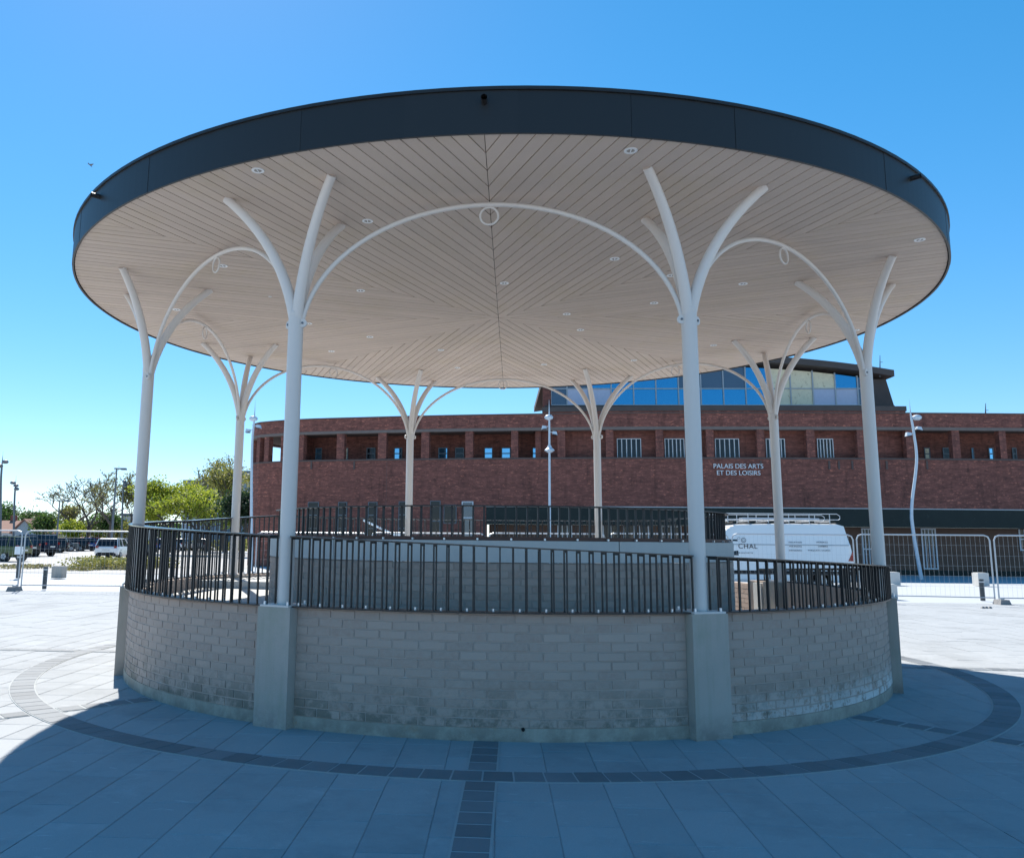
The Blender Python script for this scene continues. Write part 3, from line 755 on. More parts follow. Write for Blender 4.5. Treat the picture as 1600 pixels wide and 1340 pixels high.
# sloping right cheek
xr0, xr1, xt1 = hx(1352), hx(1399, 632), hx(1384, 590)
zt = roofz(1370, 14)
b = MB(); b.hexa([(xr0,YH,zb-.3),(xr1,YH,zb-.3),(xr1,YH+13,zb-.3),(xr0,YH+13,zb-.3)], [(xr0,YH,zt),(xt1,YH,zt),(xt1,YH+13,zt),(xr0,YH+13,zt)])
b.build('hall_cheek', M['cladding'], AB)
b = MB(); b.box(xl0+.1, xr1-.2, YH-.35, YH+12, ZP-.2, zb-.02); b.build('hall_base', M['cladding'], AB)
mu = [861, 886, 919.6, 955, 990, 1025, 1060.2, 1095.3, 1130.4, 1165.5, 1200.5, 1235.6, 1270.6, 1305.6, 1340.6, 1352]
zt_ = at_y(1100, 607.2, YH).z
fr = MB()
for u in mu:
    x = hx(u); fr.box(x-.035, x+.035, YH-.06, YH+.04, zb, roofz(u, 13))
fr.box(hx(861), hx(1352), YH-.055, YH+.035, zt_-.03, zt_+.03); fr.box(hx(861), hx(1352), YH-.09, YH+.05, zb-.02, zb+.06)
hf = fr.build('hall_frame', M['steel_frame'], AB)
low = ['glass_grey','door_white','door_white','glass_sky','glass_sky','glass_sky','glass_sky','glass_sky','glass_sky','glass_sky','cream','cream','door_white','door_white','glass_grey']
upp = ['glass_grey','glass_grey','glass_sky','glass_sky','glass_sky','glass_sky','glass_grey','glass_grey','glass_grey','glass_sky','cream','cream','cream','glass_sky','glass_grey']
for i in range(len(mu)-1):
    x0, x1 = hx(mu[i])+.035, hx(mu[i+1])-.035; ty = random.uniform(-.004, .004)
    b = MB(); b.box(x0, x1, YH+ty, YH+.02+ty, zb+.06, zt_-.03)
    b.build('hall_pane', M[low[i]], hf)
    b = MB(); za, zc = roofz(mu[i], 15), roofz(mu[i+1], 15)
    b.hexa([(x0,YH+ty,zt_+.03),(x1,YH+ty,zt_+.03),(x1,YH+.02+ty,zt_+.03),(x0,YH+.02+ty,zt_+.03)], [(x0,YH+ty,za),(x1,YH+ty,zc),(x1,YH+.02+ty,zc),(x0,YH+.02+ty,za)])
    b.build('hall_pane', M[upp[i]], hf)
# small aerials
for u, v0, v1, nm in ((1375, 555, 585, 'aerial'), (1540, 630, 647, 'aerial')):
    a, c = at_y(u, v0, YH-.3), at_y(u, v1+4, YH-.3)
    b = MB(); b.tube([tuple(c), tuple(a)], [.05, .015], 6); b.tube([(a.x-.0, a.y, a.z-.4), (a.x+.12, a.y, a.z-.4)], .015, 5); b.build(nm, M['lamp_dark'], AB)
# low dome on the curved end
b = MB(); q = Vector((-7.5, 41, ZP)); n = 24
for i in range(n):
    a0, a1 = 2*PI*i/n, 2*PI*(i+1)/n
    for r0, r1, z0, z1 in ((2.2, 1.6, 0, .22), (1.6, 0, .22, .34)):
        b.face([(q.x+r0*math.cos(a0), q.y+r0*math.sin(a0), q.z+z0), (q.x+r0*math.cos(a1), q.y+r0*math.sin(a1), q.z+z0), (q.x+r1*math.cos(a1), q.y+r1*math.sin(a1), q.z+z1), (q.x+r1*math.cos(a0), q.y+r1*math.sin(a0), q.z+z1)])
b.build('roof_dome', M['coping'], AB)

# ================================================================ VEHICLES
def loft(sections, close=True):
    n = len(sections[0]); V = [p for s_ in sections for p in s_]; Fc = []
    for i in range(len(sections)-1):
        for j in range(n-1): Fc.append((i*n+j, i*n+j+1, (i+1)*n+j+1, (i+1)*n+j))
    Fc.append(tuple(range(n))); Fc.append(tuple((len(sections)-1)*n+j for j in range(n))[::-1])
    return V, Fc
def wheel(parent, x, y, r, w_=.2):
    sg = 1 if y > 0 else -1
    b = MB(); b.tube([(x, y-w_/2, r), (x, y-w_/2+.03, r), (x, y+w_/2-.03, r), (x, y+w_/2, r)], [r-.03, r, r, r-.03], 22)
    wh = b.build('wheel', M['rubber'], parent, True); smooth_shade(wh, 35)
    b = MB(); yo = y+sg*(w_/2); b.tube([(x, yo-sg*.02, r), (x, yo+sg*.012, r)], [r*.62, r*.58], 16)
    for k in range(5):
        a = 2*PI*k/5; b.tube([(x, yo+sg*.01, r), (x+r*.55*math.cos(a), yo+sg*.016, r+r*.55*math.sin(a))], .022, 4)
    b.build('rim', M['rim'], wh)
def make_car(name, paint, L, W, H, style, **kw):
    """car pointing to +x, origin under its middle"""
    r = root(name, **kw); hw = W/2
    gh = {'hatch': [(-.49,.60,.60),(-.47,.74,.62),(-.40,.93,.72),(-.30,.99,.80),(-.05,1.0,.82),(.10,.97,.80),(.27,.66,.80),(.42,.60,.74),(.49,.48,.6)],
          'suv':   [(-.49,.58,.60),(-.475,.72,.63),(-.44,.92,.72),(-.36,.98,.80),(-.05,1.0,.82),(.08,.98,.80),(.24,.68,.80),(.42,.63,.76),(.49,.50,.6)],
          'sedan': [(-.49,.58,.6),(-.42,.66,.7),(-.32,.70,.74),(-.20,.94,.74),(-.02,1.0,.78),(.10,.97,.77),(.25,.66,.78),(.43,.57,.72),(.49,.45,.6)]}[style]
    belt = .62*H
    secs = []
    prof = [(-.500,.36,.52,.80),(-.492,.24,.60,.90),(-.46,.20,.60,.97),(-.35,.19,.61,1),(-.1,.18,.61,1),(.15,.18,.60,1),(.30,.19,.585,1),(.42,.20,.54,.97),(.475,.22,.47,.90),(.50,.30,.40,.78)]
    for x, z0, z1, f_ in prof:
        X, w_ = x*L, hw*f_; z0, z1 = z0*H*.9, z1*H; zm = (z0+z1)/2
        secs.append([(X,-w_*.86,z0),(X,-w_,z0+.10*H*.5),(X,-w_,zm+.02),(X,-w_*.95,z1-.02),(X,-w_*.82,z1),(X,w_*.82,z1),(X,w_*.95,z1-.02),(X,w_,zm+.02),(X,w_,z0+.05*H),(X,w_*.86,z0)])
    V, Fc = loft(secs); o = mesh('body', V, Fc, paint, r, True); smooth_shade(o, 38)
    # greenhouse: glass with painted roof
    G = [g for g in gh if g[1] > .6]
    x0, x1 = {'hatch': (-.475,.28), 'suv': (-.48,.26), 'sedan': (-.33,.26)}[style]
    rx0, rx1 = {'hatch': (-.40,.09), 'suv': (-.43,.08), 'sedan': (-.19,.08)}[style]
    zb_, zr = .60*H, .985*H
    def sec(x, z, wf): return [(x*L, -hw*wf, z), (x*L, hw*wf, z)]
    Vg = sec(x0,zb_,.90)+sec(x1,zb_,.90)+sec(rx0,zr-.04,.74)+sec(rx1,zr-.04,.74)
    Fg = [(0,2,6,4),(1,5,7,3),(0,4,5,1),(2,3,7,6),(4,6,7,5)]
    mesh('windows', Vg, Fg, M['glass'], r)
    b = MB(); e = .015
    b.hexa([(rx0*L-e,-hw*.75,zr-.05),(rx1*L+.03,-hw*.75,zr-.05),(rx1*L+.03,hw*.75,zr-.05),(rx0*L-e,hw*.75,zr-.05)], [(rx0*L+.08,-hw*.66,zr),(rx1*L-.12,-hw*.66,zr),(rx1*L-.12,hw*.66,zr),(rx0*L+.08,hw*.66,zr)])
    b.build('roof', paint, r)
    for sg in (-1, 1):
        for xa, xb in ((x0, rx0), (x1, rx1), ((x0+x1)/2-.02, (rx0+rx1)/2), ((x0*.72), (rx0*.80))):
            b = MB(); b.tube([(xa*L, sg*hw*.905, zb_), (xb*L, sg*hw*.75, zr-.04)], .035, 5); b.build('pillar', paint, r)
    for xw in (-.31, .32):
        for sg in (-1, 1):
            b = MB(); b.tube([(xw*L, sg*(hw-.22), .33), (xw*L, sg*(hw-.005), .33)], .38, 20); b.build('wheel_arch', M['rubber'], r)
            wheel(r, xw*L, sg*(hw-.10), .32)
    for sg in (-1, 1):
        b = MB(); b.obox((-.488*L, sg*hw*.74), Vector((.05, 0)), Vector((0, .10)), .52*H, .63*H); b.build('tail_light', M['red_lens'], r)
        b = MB(); b.obox((.475*L, sg*hw*.68), Vector((.06, 0)), Vector((0, .18)), .38*H, .46*H); b.build('headlight', M['clear_lens'], r)
        b = MB(); b.obox((.17*L, sg*(hw+.07)), Vector((.06, 0)), Vector((0, .08)), .60*H, .69*H); b.build('mirror', paint, r)
    b = MB(); b.box(-.508*L, -.49*L, -.26, .26, .40*H, .47*H); b.build('number_plate', M['plate'], r)
    b = MB(); b.box(-.503*L, -.47*L, -hw*.80, hw*.80, .17*H, .28*H); b.box(.46*L, .502*L, -hw*.7, hw*.7, .16*H, .26*H); b.build('bumper_trim', M['rubber'], r)
    return r
PB = {k: carpaint(k+'_car_paint', v) for k, v in {'white': (.78,.78,.77), 'navy': (.012,.02,.045), 'black': (.012,.012,.014), 'blue': (.01,.05,.22), 'red': (.22,.015,.015), 'grey': (.12,.13,.14), 'olive': (.11,.12,.04), 'silver': (.45,.46,.47)}.items()}
def put(c, u, v, heading):
    p = at_z(u, v, 0); c.location = (p.x, p.y, 0); c.rotation_euler = (0, 0, math.radians(heading)); return c
put(make_car('parked_car', PB['white'], 3.95, 1.72, 1.52, 'hatch', label='small white hatchback seen from behind beside the planted island', cat='car', group='parked cars'), 177, 872.5, 99)
put(make_car('parked_car', PB['olive'], 4.2, 1.78, 1.6, 'suv', label='olive green car cut by the left edge behind the site fence', cat='car', group='parked cars'), -8, 876, 172)
put(make_car('parked_car', PB['black'], 4.5, 1.85, 1.62, 'suv', label='black car with red tail lights just behind the olive green car', cat='car', group='parked cars'), 14, 869, 168)
put(make_car('parked_car', PB['navy'], 4.6, 1.9, 1.75, 'suv', label='dark navy sport utility car behind the fence post joint, tail to the right', cat='car', group='parked cars'), 45, 868, 166)
for u, v, k, st_, hd, lb in ((70,863,'black','suv',200,'black estate car in the far row right of the navy car'),(88,861,'grey','sedan',215,'dark grey car with a glinting windscreen in the far row'),
        (106,860.5,'black','hatch',200,'small black car left of the bright blue car in the far row'),(123,860,'blue','hatch',150,'bright blue hatchback in the far row of the car park'),
        (144,858,'red','hatch',160,'dark red car in the far row left of the white hatchback'),(206,868,'grey','hatch',80,'grey car mostly hidden behind the white hatchback'),
        (262,862,'blue','hatch',95,'blue car seen through the left railing balusters'),(285,860,'white','hatch',90,'white car seen through the railing beside the blue car'),(315,860,'silver','sedan',100,'silver car seen through the railing before the red brick end')):
    put(make_car('parked_car', PB[k], 4.3, 1.78, 1.5, st_, label=lb, cat='car', group='parked cars'), u, v, hd)
# delivery van, side on, front to the left
VX0, VX1, VY = 6.25, 12.1, 18.0
VN = root('delivery_van', ((VX0+VX1)/2, VY+1, 0), label='long white panel van with grey lettering and roof rack parked behind the site fence', cat='van')
L = VX1-VX0; secs = []
for t_, z0, zt2, wf in ((0,.45,.75,.80),(.02,.35,.98,.92),(.10,.30,1.12,.97),(.17,.28,1.28,1),(.29,.28,2.10,1),(.34,.28,2.24,1),(.60,.28,2.28,1),(.93,.28,2.28,1),(.965,.30,2.22,1),(.985,.34,1.7,1),(1.0,.45,1.1,.98)):
    x = VX0+L*t_; h = .98*wf; zs = min(zt2-.05, 1.55) if t_ > .25 else zt2-.1
    top = h*.80 if zt2 > 1.8 else h*.86
    secs.append([(x,VY+.98-h*.92,z0),(x,VY+.98-h,z0+.1),(x,VY+.98-h,zs*.6),(x,VY+.98-h*.985,zs),(x,VY+.98-top,zt2-.02),(x,VY+.98-top*.75,zt2),(x,VY+.98+top*.75,zt2),(x,VY+.98+top,zt2-.02),(x,VY+.98+h*.985,zs),(x,VY+.98+h,zs*.6),(x,VY+.98+h,z0+.1),(x,VY+.98+h*.92,z0)])
V, Fc = loft(secs); o = mesh('body', V, Fc, M['van'], VN, True); smooth_shade(o, 30)
ysd = VY-.002
def vyz(z):   # y of near flank at height z on the tall part
    if z <= 1.55: return VY+.98-.98*(1-.015*max(0, (z-.93)/.62))
    return VY+.98-(.9653-(.9653-.784)*(z-1.55)/.71)
b = MB(); zc = 1.55
b.box(VX0+L*.30, VX0+L*.975, vyz(zc)-.012, vyz(zc)+.03, zc-.012, zc+.012); b.build('body_crease', M['shutter'], VN)
b = MB(); b.face([(VX0+L*.175,VY+.12,1.26),(VX0+L*.175,VY+1.84,1.26),(VX0+L*.285,VY+1.75,2.04),(VX0+L*.285,VY+.21,2.04)])
b.v = [(x-.03, y, z+.02) for x, y, z in b.v]; b.build('windscreen', M['glass'], VN)
b = MB(); xa, xb_ = VX0+L*.20, VX0+L*.34
b.face([(xa,VY+.012,1.18),(xb_,VY+.002,1.18),(xb_,VY+.06,1.72),(xa+.32,VY+.06,1.72)]); b.v = [(x, y-.01, z) for x, y, z in b.v]; b.build('side_window', M['glass'], VN)
for x in (VX0+.95, VX1-1.15):
    for y, sg in ((VY+.12, -1), (VY+1.84, 1)):
        bb = MB(); bb.tube([(x, y+.0*sg+.02, .36), (x, y+.11*sg, .36)], .42, 22); bb.build('wheel_arch', M['rubber'], VN)
        bb = MB(); bb.tube([(x, y-.10, .35), (x, y-.07, .35), (x, y+.07, .35), (x, y+.10, .35)], [.31, .34, .34, .31], 22)
        bb.v = [(p[0], p[1]+.02*sg, p[2]) for p in bb.v]; wh = bb.build('wheel', M['rubber'], VN)
        bb = MB(); bb.tube([(x, y+.10*sg, .35), (x, y+.13*sg, .35)], .2, 14); bb.build('rim', M['rim'], wh)
b = MB(); b.hexa([(VX1-.20,VY-.006,1.02),(VX1+.005,VY-.006,1.02),(VX1+.005,VY+.12,1.02),(VX1-.20,VY+.12,1.02)], [(VX1-.03,VY-.004,1.34),(VX1-.005,VY-.004,1.34),(VX1-.005,VY+.12,1.34),(VX1-.03,VY+.12,1.34)])
b.build('tail_light', M['red_lens'], VN)
b = MB(); b.box(VX0+.1, VX1-.05, VY-.01, VY+.02, .55, .68); b.build('side_trim', M['rubber'], VN)
for i in range(7):
    x = VX0+L*(.33+.10*i); b = MB(); b.obox((x, VY+.98), Vector((.02, 0)), Vector((0, .70)), 2.285, 2.33); b.build('roof_bar', M['rubber'], VN)
b = MB()
for y in (VY+.28, VY+1.68):
    z0, z1 = 2.42, 2.62; x0, x1 = VX0+L*.24, VX1-.28
    b.tube([(x0, y, z0), (x0, y, z1-.05), (x0+.05, y, z1), (x1-.1, y, z1), (x1, y, z1-.07), (x1, y, z0+.03), (x1-.05, y, z0), (x0, y, z0)], .013, 6)
    for i in range(6): x = x0+(x1-x0)*(i+.5)/6; b.tube([(x, y, z0-.12), (x, y, z1)], .014, 5)
for i in range(6): x = x0+(x1-x0)*(i+.5)/6; b.tube([(x, VY+.28, 2.36), (x, VY+1.68, 2.36)], .02, 5)
b.build('roof_rack', M['galv'], VN)
b = MB(); b.tube([(x0+.9, VY+.55, 2.44), (x1-.9, VY+.55, 2.44)], .045, 8); b.tube([(x0+.9, VY+.85, 2.44), (x1-.5, VY+.85, 2.44)], .045, 8); b.build('ladder', M['galv'], VN)
def split_letters(o, name='letter'):
    import bmesh
    bm = bmesh.new(); bm.from_mesh(o.data); seen = set(); isl = []
    for v in bm.verts:
        if v in seen: continue
        st_, grp = [v], []
        seen.add(v)
        while st_:
            x = st_.pop(); grp.append(x)
            for e in x.link_edges:
                y = e.other_vert(x)
                if y not in seen: seen.add(y); st_.append(y)
        isl.append(grp)
    isl.sort(key=lambda g_: min(v.co.x for v in g_)); mt = o.data.materials[0]
    for grp in isl:
        idx = {v: i for i, v in enumerate(grp)}; me = bpy.data.meshes.new(name)
        fs = [tuple(idx[v] for v in f_.verts) for f_ in bm.faces if f_.verts[0] in idx]
        me.from_pydata([v.co[:] for v in grp], [], fs); me.materials.append(mt)
        n_ = bpy.data.objects.new(name, me); link(n_, o.parent); n_.location = o.location; n_.rotation_euler = o.rotation_euler
    bm.free(); bpy.data.objects.remove(o)
for o in [o for o in bpy.data.objects if o.name.startswith('wall_lettering')]: split_letters(o)
def vpt(u, v): return at_y(u, v, VY)
def vtext(body, u, v, size, align='LEFT', sp=1.0):
    p = vpt(u, v); text('lettering', body, size, M['ink'], (p.x, vyz(p.z)-.012, p.z), 0, VN, .003, align, sp)
vtext('CHAL', 1153.5, 856.5, .235, sp=1.12)
vtext('menuiserie', 1154, 864, .075, sp=1.45)
for body, u, v in (('ISOLATION', 1243, 848.0), ('VERANDAS', 1243, 854.4), ('DRESSINGS', 1243, 860.7), ('BARDAGE', 1285, 848.0), ('LAMBRIS', 1286, 854.4), ('PARQUETS STORES', 1280, 860.7)):
    p = vpt(u, v); text('lettering', body, .072, M['ink'], (p.x, vyz(p.z)-.012, p.z), 0, VN, .002, 'CENTER', 1.25)
p = vpt(1159, 843.5)
b = MB()
for cx_, cz_, r_ in ((.06, .0, .085), (-.10, .06, .045), (.06, 0, .04), (-.10, -.05, .02)):
    n = 20; y = VY-.004
    for i in range(n):
        a0, a1 = 2*PI*i/n, 2*PI*(i+1)/n; f_ = .80
        b.face([(p.x+cx_+r_*math.cos(a0), y, p.z+cz_+r_*math.sin(a0)), (p.x+cx_+r_*math.cos(a1), y, p.z+cz_+r_*math.sin(a1)), (p.x+cx_+f_*r_*math.cos(a1), y, p.z+cz_+f_*r_*math.sin(a1)), (p.x+cx_+f_*r_*math.cos(a0), y, p.z+cz_+f_*r_*math.sin(a0))])
b.build('emblem', M['ink'], VN)

# ================================================================ SITE FENCE
def fence_panel(x0, x1, y, y2, h, label, z0=.10):
    r = root('site_fence_panel', (x0, y, 0), label=label, cat='fence', group='temporary mesh fence panels')
    p = lambda t_, z: (x0+(x1-x0)*t_, y+(y2-y)*t_, z)
    L = abs(x1-x0); c = .14/L
    b = MB(); b.tube([p(0,.0), p(0,h-.14), p(c*.3,h-.04), p(c,h), p(1-c,h), p(1-c*.3,h-.04), p(1,h-.14), p(1,.0)], .021, 8); b.tube([p(0,z0+.06), p(1,z0+.06)], .016, 6)
    b.build('tube_frame', M['galv'], r)
    b = MB(); n = int(L/.12)
    for i in range(1, n): q = p(i/n, z0+.06); b.obox((q[0], q[1]), Vector((.0013, 0)), Vector((0, .0013)), z0+.06, h)
    for i in range(1, 6): z = z0+.06+(h-z0-.06)*i/6; a, c2 = p(0, z), p(1, z); b.tube([a, c2], .0016, 4, False)
    b.build('wire_mesh', M['galv'], r, kind='stuff')
    return r
def foot(x, y, label, ang=0):
    r = root('fence_foot', (x, y, 0), label=label, cat='fence foot', group='concrete feet of the fence')
    b = MB(); b.hexa([(x-.15,y-.2,0),(x+.15,y-.2,0),(x+.15,y+.2,0),(x-.15,y+.2,0)], [(x-.11,y-.17,.13),(x+.11,y-.17,.13),(x+.11,y+.17,.13),(x-.11,y+.17,.13)])
    b.build('block', M['block'], r)
    b = MB(); b.box(x-.05, x+.05, y-.05, y+.05, .13, .17); b.build('socket', M['galv'], r)
    return r
YF = 13.3
fl = at_y(27, 870, YF).x
fl = at_z(34, 923, 0); jx, jy = fl.x, fl.y-.15
jy = 12.9; jx = at_y(33.5, 880, jy).x
fence_panel(jx-3.6, jx-.05, jy, jy, 1.76, 'leftmost mesh fence panel, left of the joint over the dark foot')
fence_panel(jx+.05, jx+3.55, jy, jy+.25, 1.76, 'mesh fence panel in front of the car park between the joint and the bandstand')
foot(jx, jy-.25, 'dark fence foot at the left panel joint in front of the parked cars')
ry = 13.45
xa, xb_, xc = at_y(1338, 880, ry).x, at_y(1555, 880, ry-.6).x, 0
fence_panel(xa+.05, xb_-.04, ry, ry-.5, 1.88, 'mesh fence panel on the right between the bandstand and the grey foot')
fence_panel(xb_+.05, xb_+3.5, ry-.55, ry-.7, 1.88, 'rightmost mesh fence panel, cut by the right edge')
foot(xb_, ry-.75, 'grey fence foot at the right panel joint in front of the brick building')
x = xa-.05
lbs = ['mesh fence panel in front of the rear half of the white van', 'mesh fence panel in front of the cab of the white van', 'fence panel behind the stage railing left of the van', 'fence panel behind the stage railing under the thin white lamp post', 'fence panel behind the stage railing with rounded end near the curved brick end']
for i, lb in enumerate(lbs):
    fence_panel(x-3.45, x, ry+.1*i, ry+.1*(i-1) if i else ry, 1.86-.02*i, lb)
    if i in (0,): foot(x+.05, ry-.2, 'fence foot hidden behind the right rear of the bandstand')
    x -= 3.55
# barrier arm behind the stage rail
a, c = at_y(567, 812, 20), at_y(622, 838, 20)
r = root('barrier_arm', (c.x, c.y, 0), label='white sloping barrier arm behind the stage railing below the brick wall windows', cat='barrier')
b = MB(); b.tube([tuple(a), tuple(c)], .045, 6); b.build('arm', M['lightring'], r)
b = MB(); b.box(c.x-.15, c.x+.15, c.y-.15, c.y+.15, 0, c.z+.1); b.build('post', M['lightring'], r)

# ================================================================ BOLLARDS, BLOCKS
def bollard(u, v, h, w_, label, sign=False, lean=0):
    p = at_z(u, v, 0); r = root('bollard', (p.x, p.y, 0), label=label, cat='bollard', group='dark steel bollards')
    b = MB(); b.tube([(p.x,p.y,0),(p.x+lean,p.y,h-.02),(p.x+lean,p.y,h)], [w_, w_, w_*.9], 14); b.build('post', M['bollard'], r)
    b = MB(); b.tube([(p.x+lean*.85,p.y,h*.84),(p.x+lean*.87,p.y,h*.90)], w_*1.08, 14); b.build('band', M['galv'], r)
    if sign: b = MB(); b.box(p.x+lean-.16, p.x+lean+.16, p.y-w_-.03, p.y-w_-.01, h-.02, h+.28); b.build('sign_plate', M['lightring'], r)
bollard(69, 920, .68, .065, 'dark bollard left of the grey box behind the left fence')
bollard(28, 903, .92, .085, 'tall dark bollard with a small white sign beside the fence joint', True)
bollard(1536, 938, .62, .065, 'dark bollard behind the right fence in front of a pale block')
def block(u, v, w_, h, dp, label, mt='band'):
    p = at_z(u, v, 0); r = root('stone_block', (p.x, p.y, 0), label=label, cat='block', group='pale stone blocks')
    b = MB(); b.box(p.x-w_/2, p.x+w_/2, p.y, p.y+dp, 0, h); o = b.build('block', M[mt], r)
    m_ = o.modifiers.new('bevel', 'BEVEL'); m_.width = .02; m_.segments = 2
    b = MB(); b.box(p.x-w_/2+.03, p.x+w_/2-.03, p.y+.03, p.y+dp-.03, h, h+.015); b.build('top', M[mt], r)
block(87.5, 903, .40, .45, .4, 'grey square block behind the left fence in the sun', 'concrete')
block(1399, 914, .42, .50, .45, 'pale block between the bandstand and the curving lamp post')
block(1538, 915, .42, .50, .45, 'pale block behind the dark bollard on the right')
block(1394, 936, .34, .42, .4, 'grey block close behind the right edge of the bandstand')
# a few loose stones by the right foot
for du, wh_ in ((0, 'left'), (5, 'middle'), (11, 'right')):
    p = at_z(1536+du, 950, 0); b = MB(); r_ = .045
    b.hexa([(p.x-r_,p.y-r_,0),(p.x+r_,p.y-r_*.7,0),(p.x+r_*.8,p.y+r_,0),(p.x-r_,p.y+r_,0)], [(p.x-r_*.5,p.y-r_*.5,.05),(p.x+r_*.6,p.y-r_*.5,.04),(p.x+r_*.4,p.y+r_*.4,.05),(p.x-r_*.4,p.y+r_*.5,.045)])
    b.build('loose_stone', M['block'], label=wh_+'most of three loose stones on the paving beside the right fence foot' if wh_ != 'middle' else 'middle one of three loose stones on the paving beside the right fence foot', cat='stone', group='loose stones by the fence foot')

# ================================================================ LAMPS
def plaza_lamp(pts, zt, y, label, mt, heads, r0=.075):
    p0 = pts[0]; r = root('lamp_post', (p0[0], y, 0), label=label, cat='lamp post', group='plaza lamp posts')
    n = len(pts); P_ = []
    for i in range(n-1):
        a, b_, c, d = [Vector((q[0], y, q[1])) for q in (pts[max(i-1,0)], pts[i], pts[i+1], pts[min(i+2,n-1)])]
        for k in range(6):
            t_ = k/6; P_.append(.5*((2*b_)+(c-a)*t_+(2*a-5*b_+4*c-d)*t_*t_+(3*b_-a-3*c+d)*t_**3))
    P_.append(Vector((pts[-1][0], y, pts[-1][1])))
    m_ = len(P_); rs = [r0*(1-.5*i/m_) if p.z < zt else r0*.5*max(.12, 1-(p.z-zt)/.9) for i, p in enumerate(P_)]
    tubeobj('mast', [tuple(p) for p in P_], rs, 12, mt, r)
    for x, z, sx, kind in heads:
        b = MB()
        if kind == 'disc': b.tube([(x, y, z-.13), (x, y, z-.07), (x, y, z+.02), (x, y, z+.10), (x, y, z+.13)], [.10, .20, .22, .15, .05], 18)
        elif kind == 'bell': b.tube([(x, y, z+.18), (x, y, z+.05), (x, y, z-.06), (x, y, z-.10), (x, y, z-.20)], [.07, .12, .24, .25, .10], 18)
        else:
            c = Vector((x+sx*.26, y, z)); b.tube([(x, y, z+.05), (x+sx*.14, y, z+.03)], .02, 6)
            b.hexa([(c.x-.13,y-.12,z-.08+.03*sx),(c.x+.13,y-.12,z-.08-.03*sx),(c.x+.13,y+.12,z-.08-.03*sx),(c.x-.13,y+.12,z-.08+.03*sx)], [(c.x-.09,y-.09,z+.08),(c.x+.09,y-.09,z+.06),(c.x+.09,y+.09,z+.06),(c.x-.09,y+.09,z+.08)])
        b.build('lamp_head', mt, r, kind == 'disc')
        if kind == 'spot':
            b = MB(); b.box(c.x-.10, c.x+.10, y-.10, y+.10, z-.115, z-.095); b.build('lamp_glass', M['glass'], r)
    return r
plaza_lamp([(19.69,0),(19.48,2.2),(19.50,3.4),(19.88,5.5),(19.86,6.8),(19.78,7.7),(19.76,8.5)], 7.6, 29.34, 'pale curving lamp post on the right in front of the brick building', M['lamp_white'], [(20.05,7.62,0,'disc'),(19.84,7.10,1,'spot'),(19.86,6.82,-1,'spot')], .085)
plaza_lamp([(2.50,0),(2.52,3),(2.53,5),(2.54,7),(2.54,7.7),(2.54,8.6)], 7.8, 30, 'thin pale lamp post behind the stage at the middle of the brick facade', M['lamp_white'], [(2.52,7.70,0,'disc'),(2.54,7.20,-1,'spot'),(2.54,6.92,1,'spot'),(2.54,6.13,0,'bell')], .07)
plaza_lamp([(-12.2,0),(-12.36,3.4),(-12.44,5.4),(-12.46,6.6),(-12.42,7.4),(-12.40,8.6)], 7.6, 30, 'pale lamp post beside the curved left end of the brick building', M['lamp_white'], [(-12.46,7.62,0,'disc'),(-12.44,7.0,-1,'spot'),(-12.43,7.22,1,'spot')], .08)
def far_lamp(u, vtop, vbase_y, label, heads):
    a, q = at_y(u, vtop, vbase_y), at_y(u-4 if heads != 'tee' else u, 850, vbase_y)
    k = .009*vbase_y
    if heads == 'tee':
        r = root('lamp_post', (a.x, a.y, 0), label=label, cat='lamp post', group='distant lamp posts')
        b = MB(); b.tube([(a.x-.0, a.y, 0), (a.x, a.y, a.z)], [.11, .06], 8); b.build('mast', M['lamp_dark'], r)
        b = MB(); b.box(a.x-.35*k, a.x+1.6*k, a.y-.12, a.y+.12, a.z-.10, a.z); b.build('lamp_arm', M['lamp_dark'], r)
        b = MB(); b.box(a.x+.8*k, a.x+1.6*k, a.y-.16, a.y+.16, a.z-.16, a.z-.10); b.build('lamp_head', M['lamp_dark'], r)
    else:
        hs = [(a.x+dx*k*1.0, a.z-dz*k, 0, 'disc') for dx, dz in heads]
        plaza_lamp([(q.x,0),(q.x*.6+a.x*.4,a.z*.35),(a.x*.9+q.x*.1,a.z*.7),(a.x,a.z-.8),(a.x,a.z)], a.z-1, a.y, label, M['lamp_dark'], hs, .10)
far_lamp(5, 705, 45, 'dark lamp post at the left edge with small round heads', [(.55, 1.8), (-.35, 2.5)])
far_lamp(25.5, 743, 58, 'dark pointed lamp post with three small round heads above the houses', [(-.5, 1.15), (.1, 1.6), (.25, 2.15)])
far_lamp(182.5, 731, 55, 'tall lamp post with a flat arm beside the budding trees', 'tee')
far_lamp(194, 742, 70, 'thin dark pointed lamp post right of the flat armed lamp', [(0.1, 1.0), (.35, 1.3), (.3, 1.7)])
far_lamp(93.5, 781, 75, 'small far lamp post with a flat arm left of the big bare tree', 'tee')

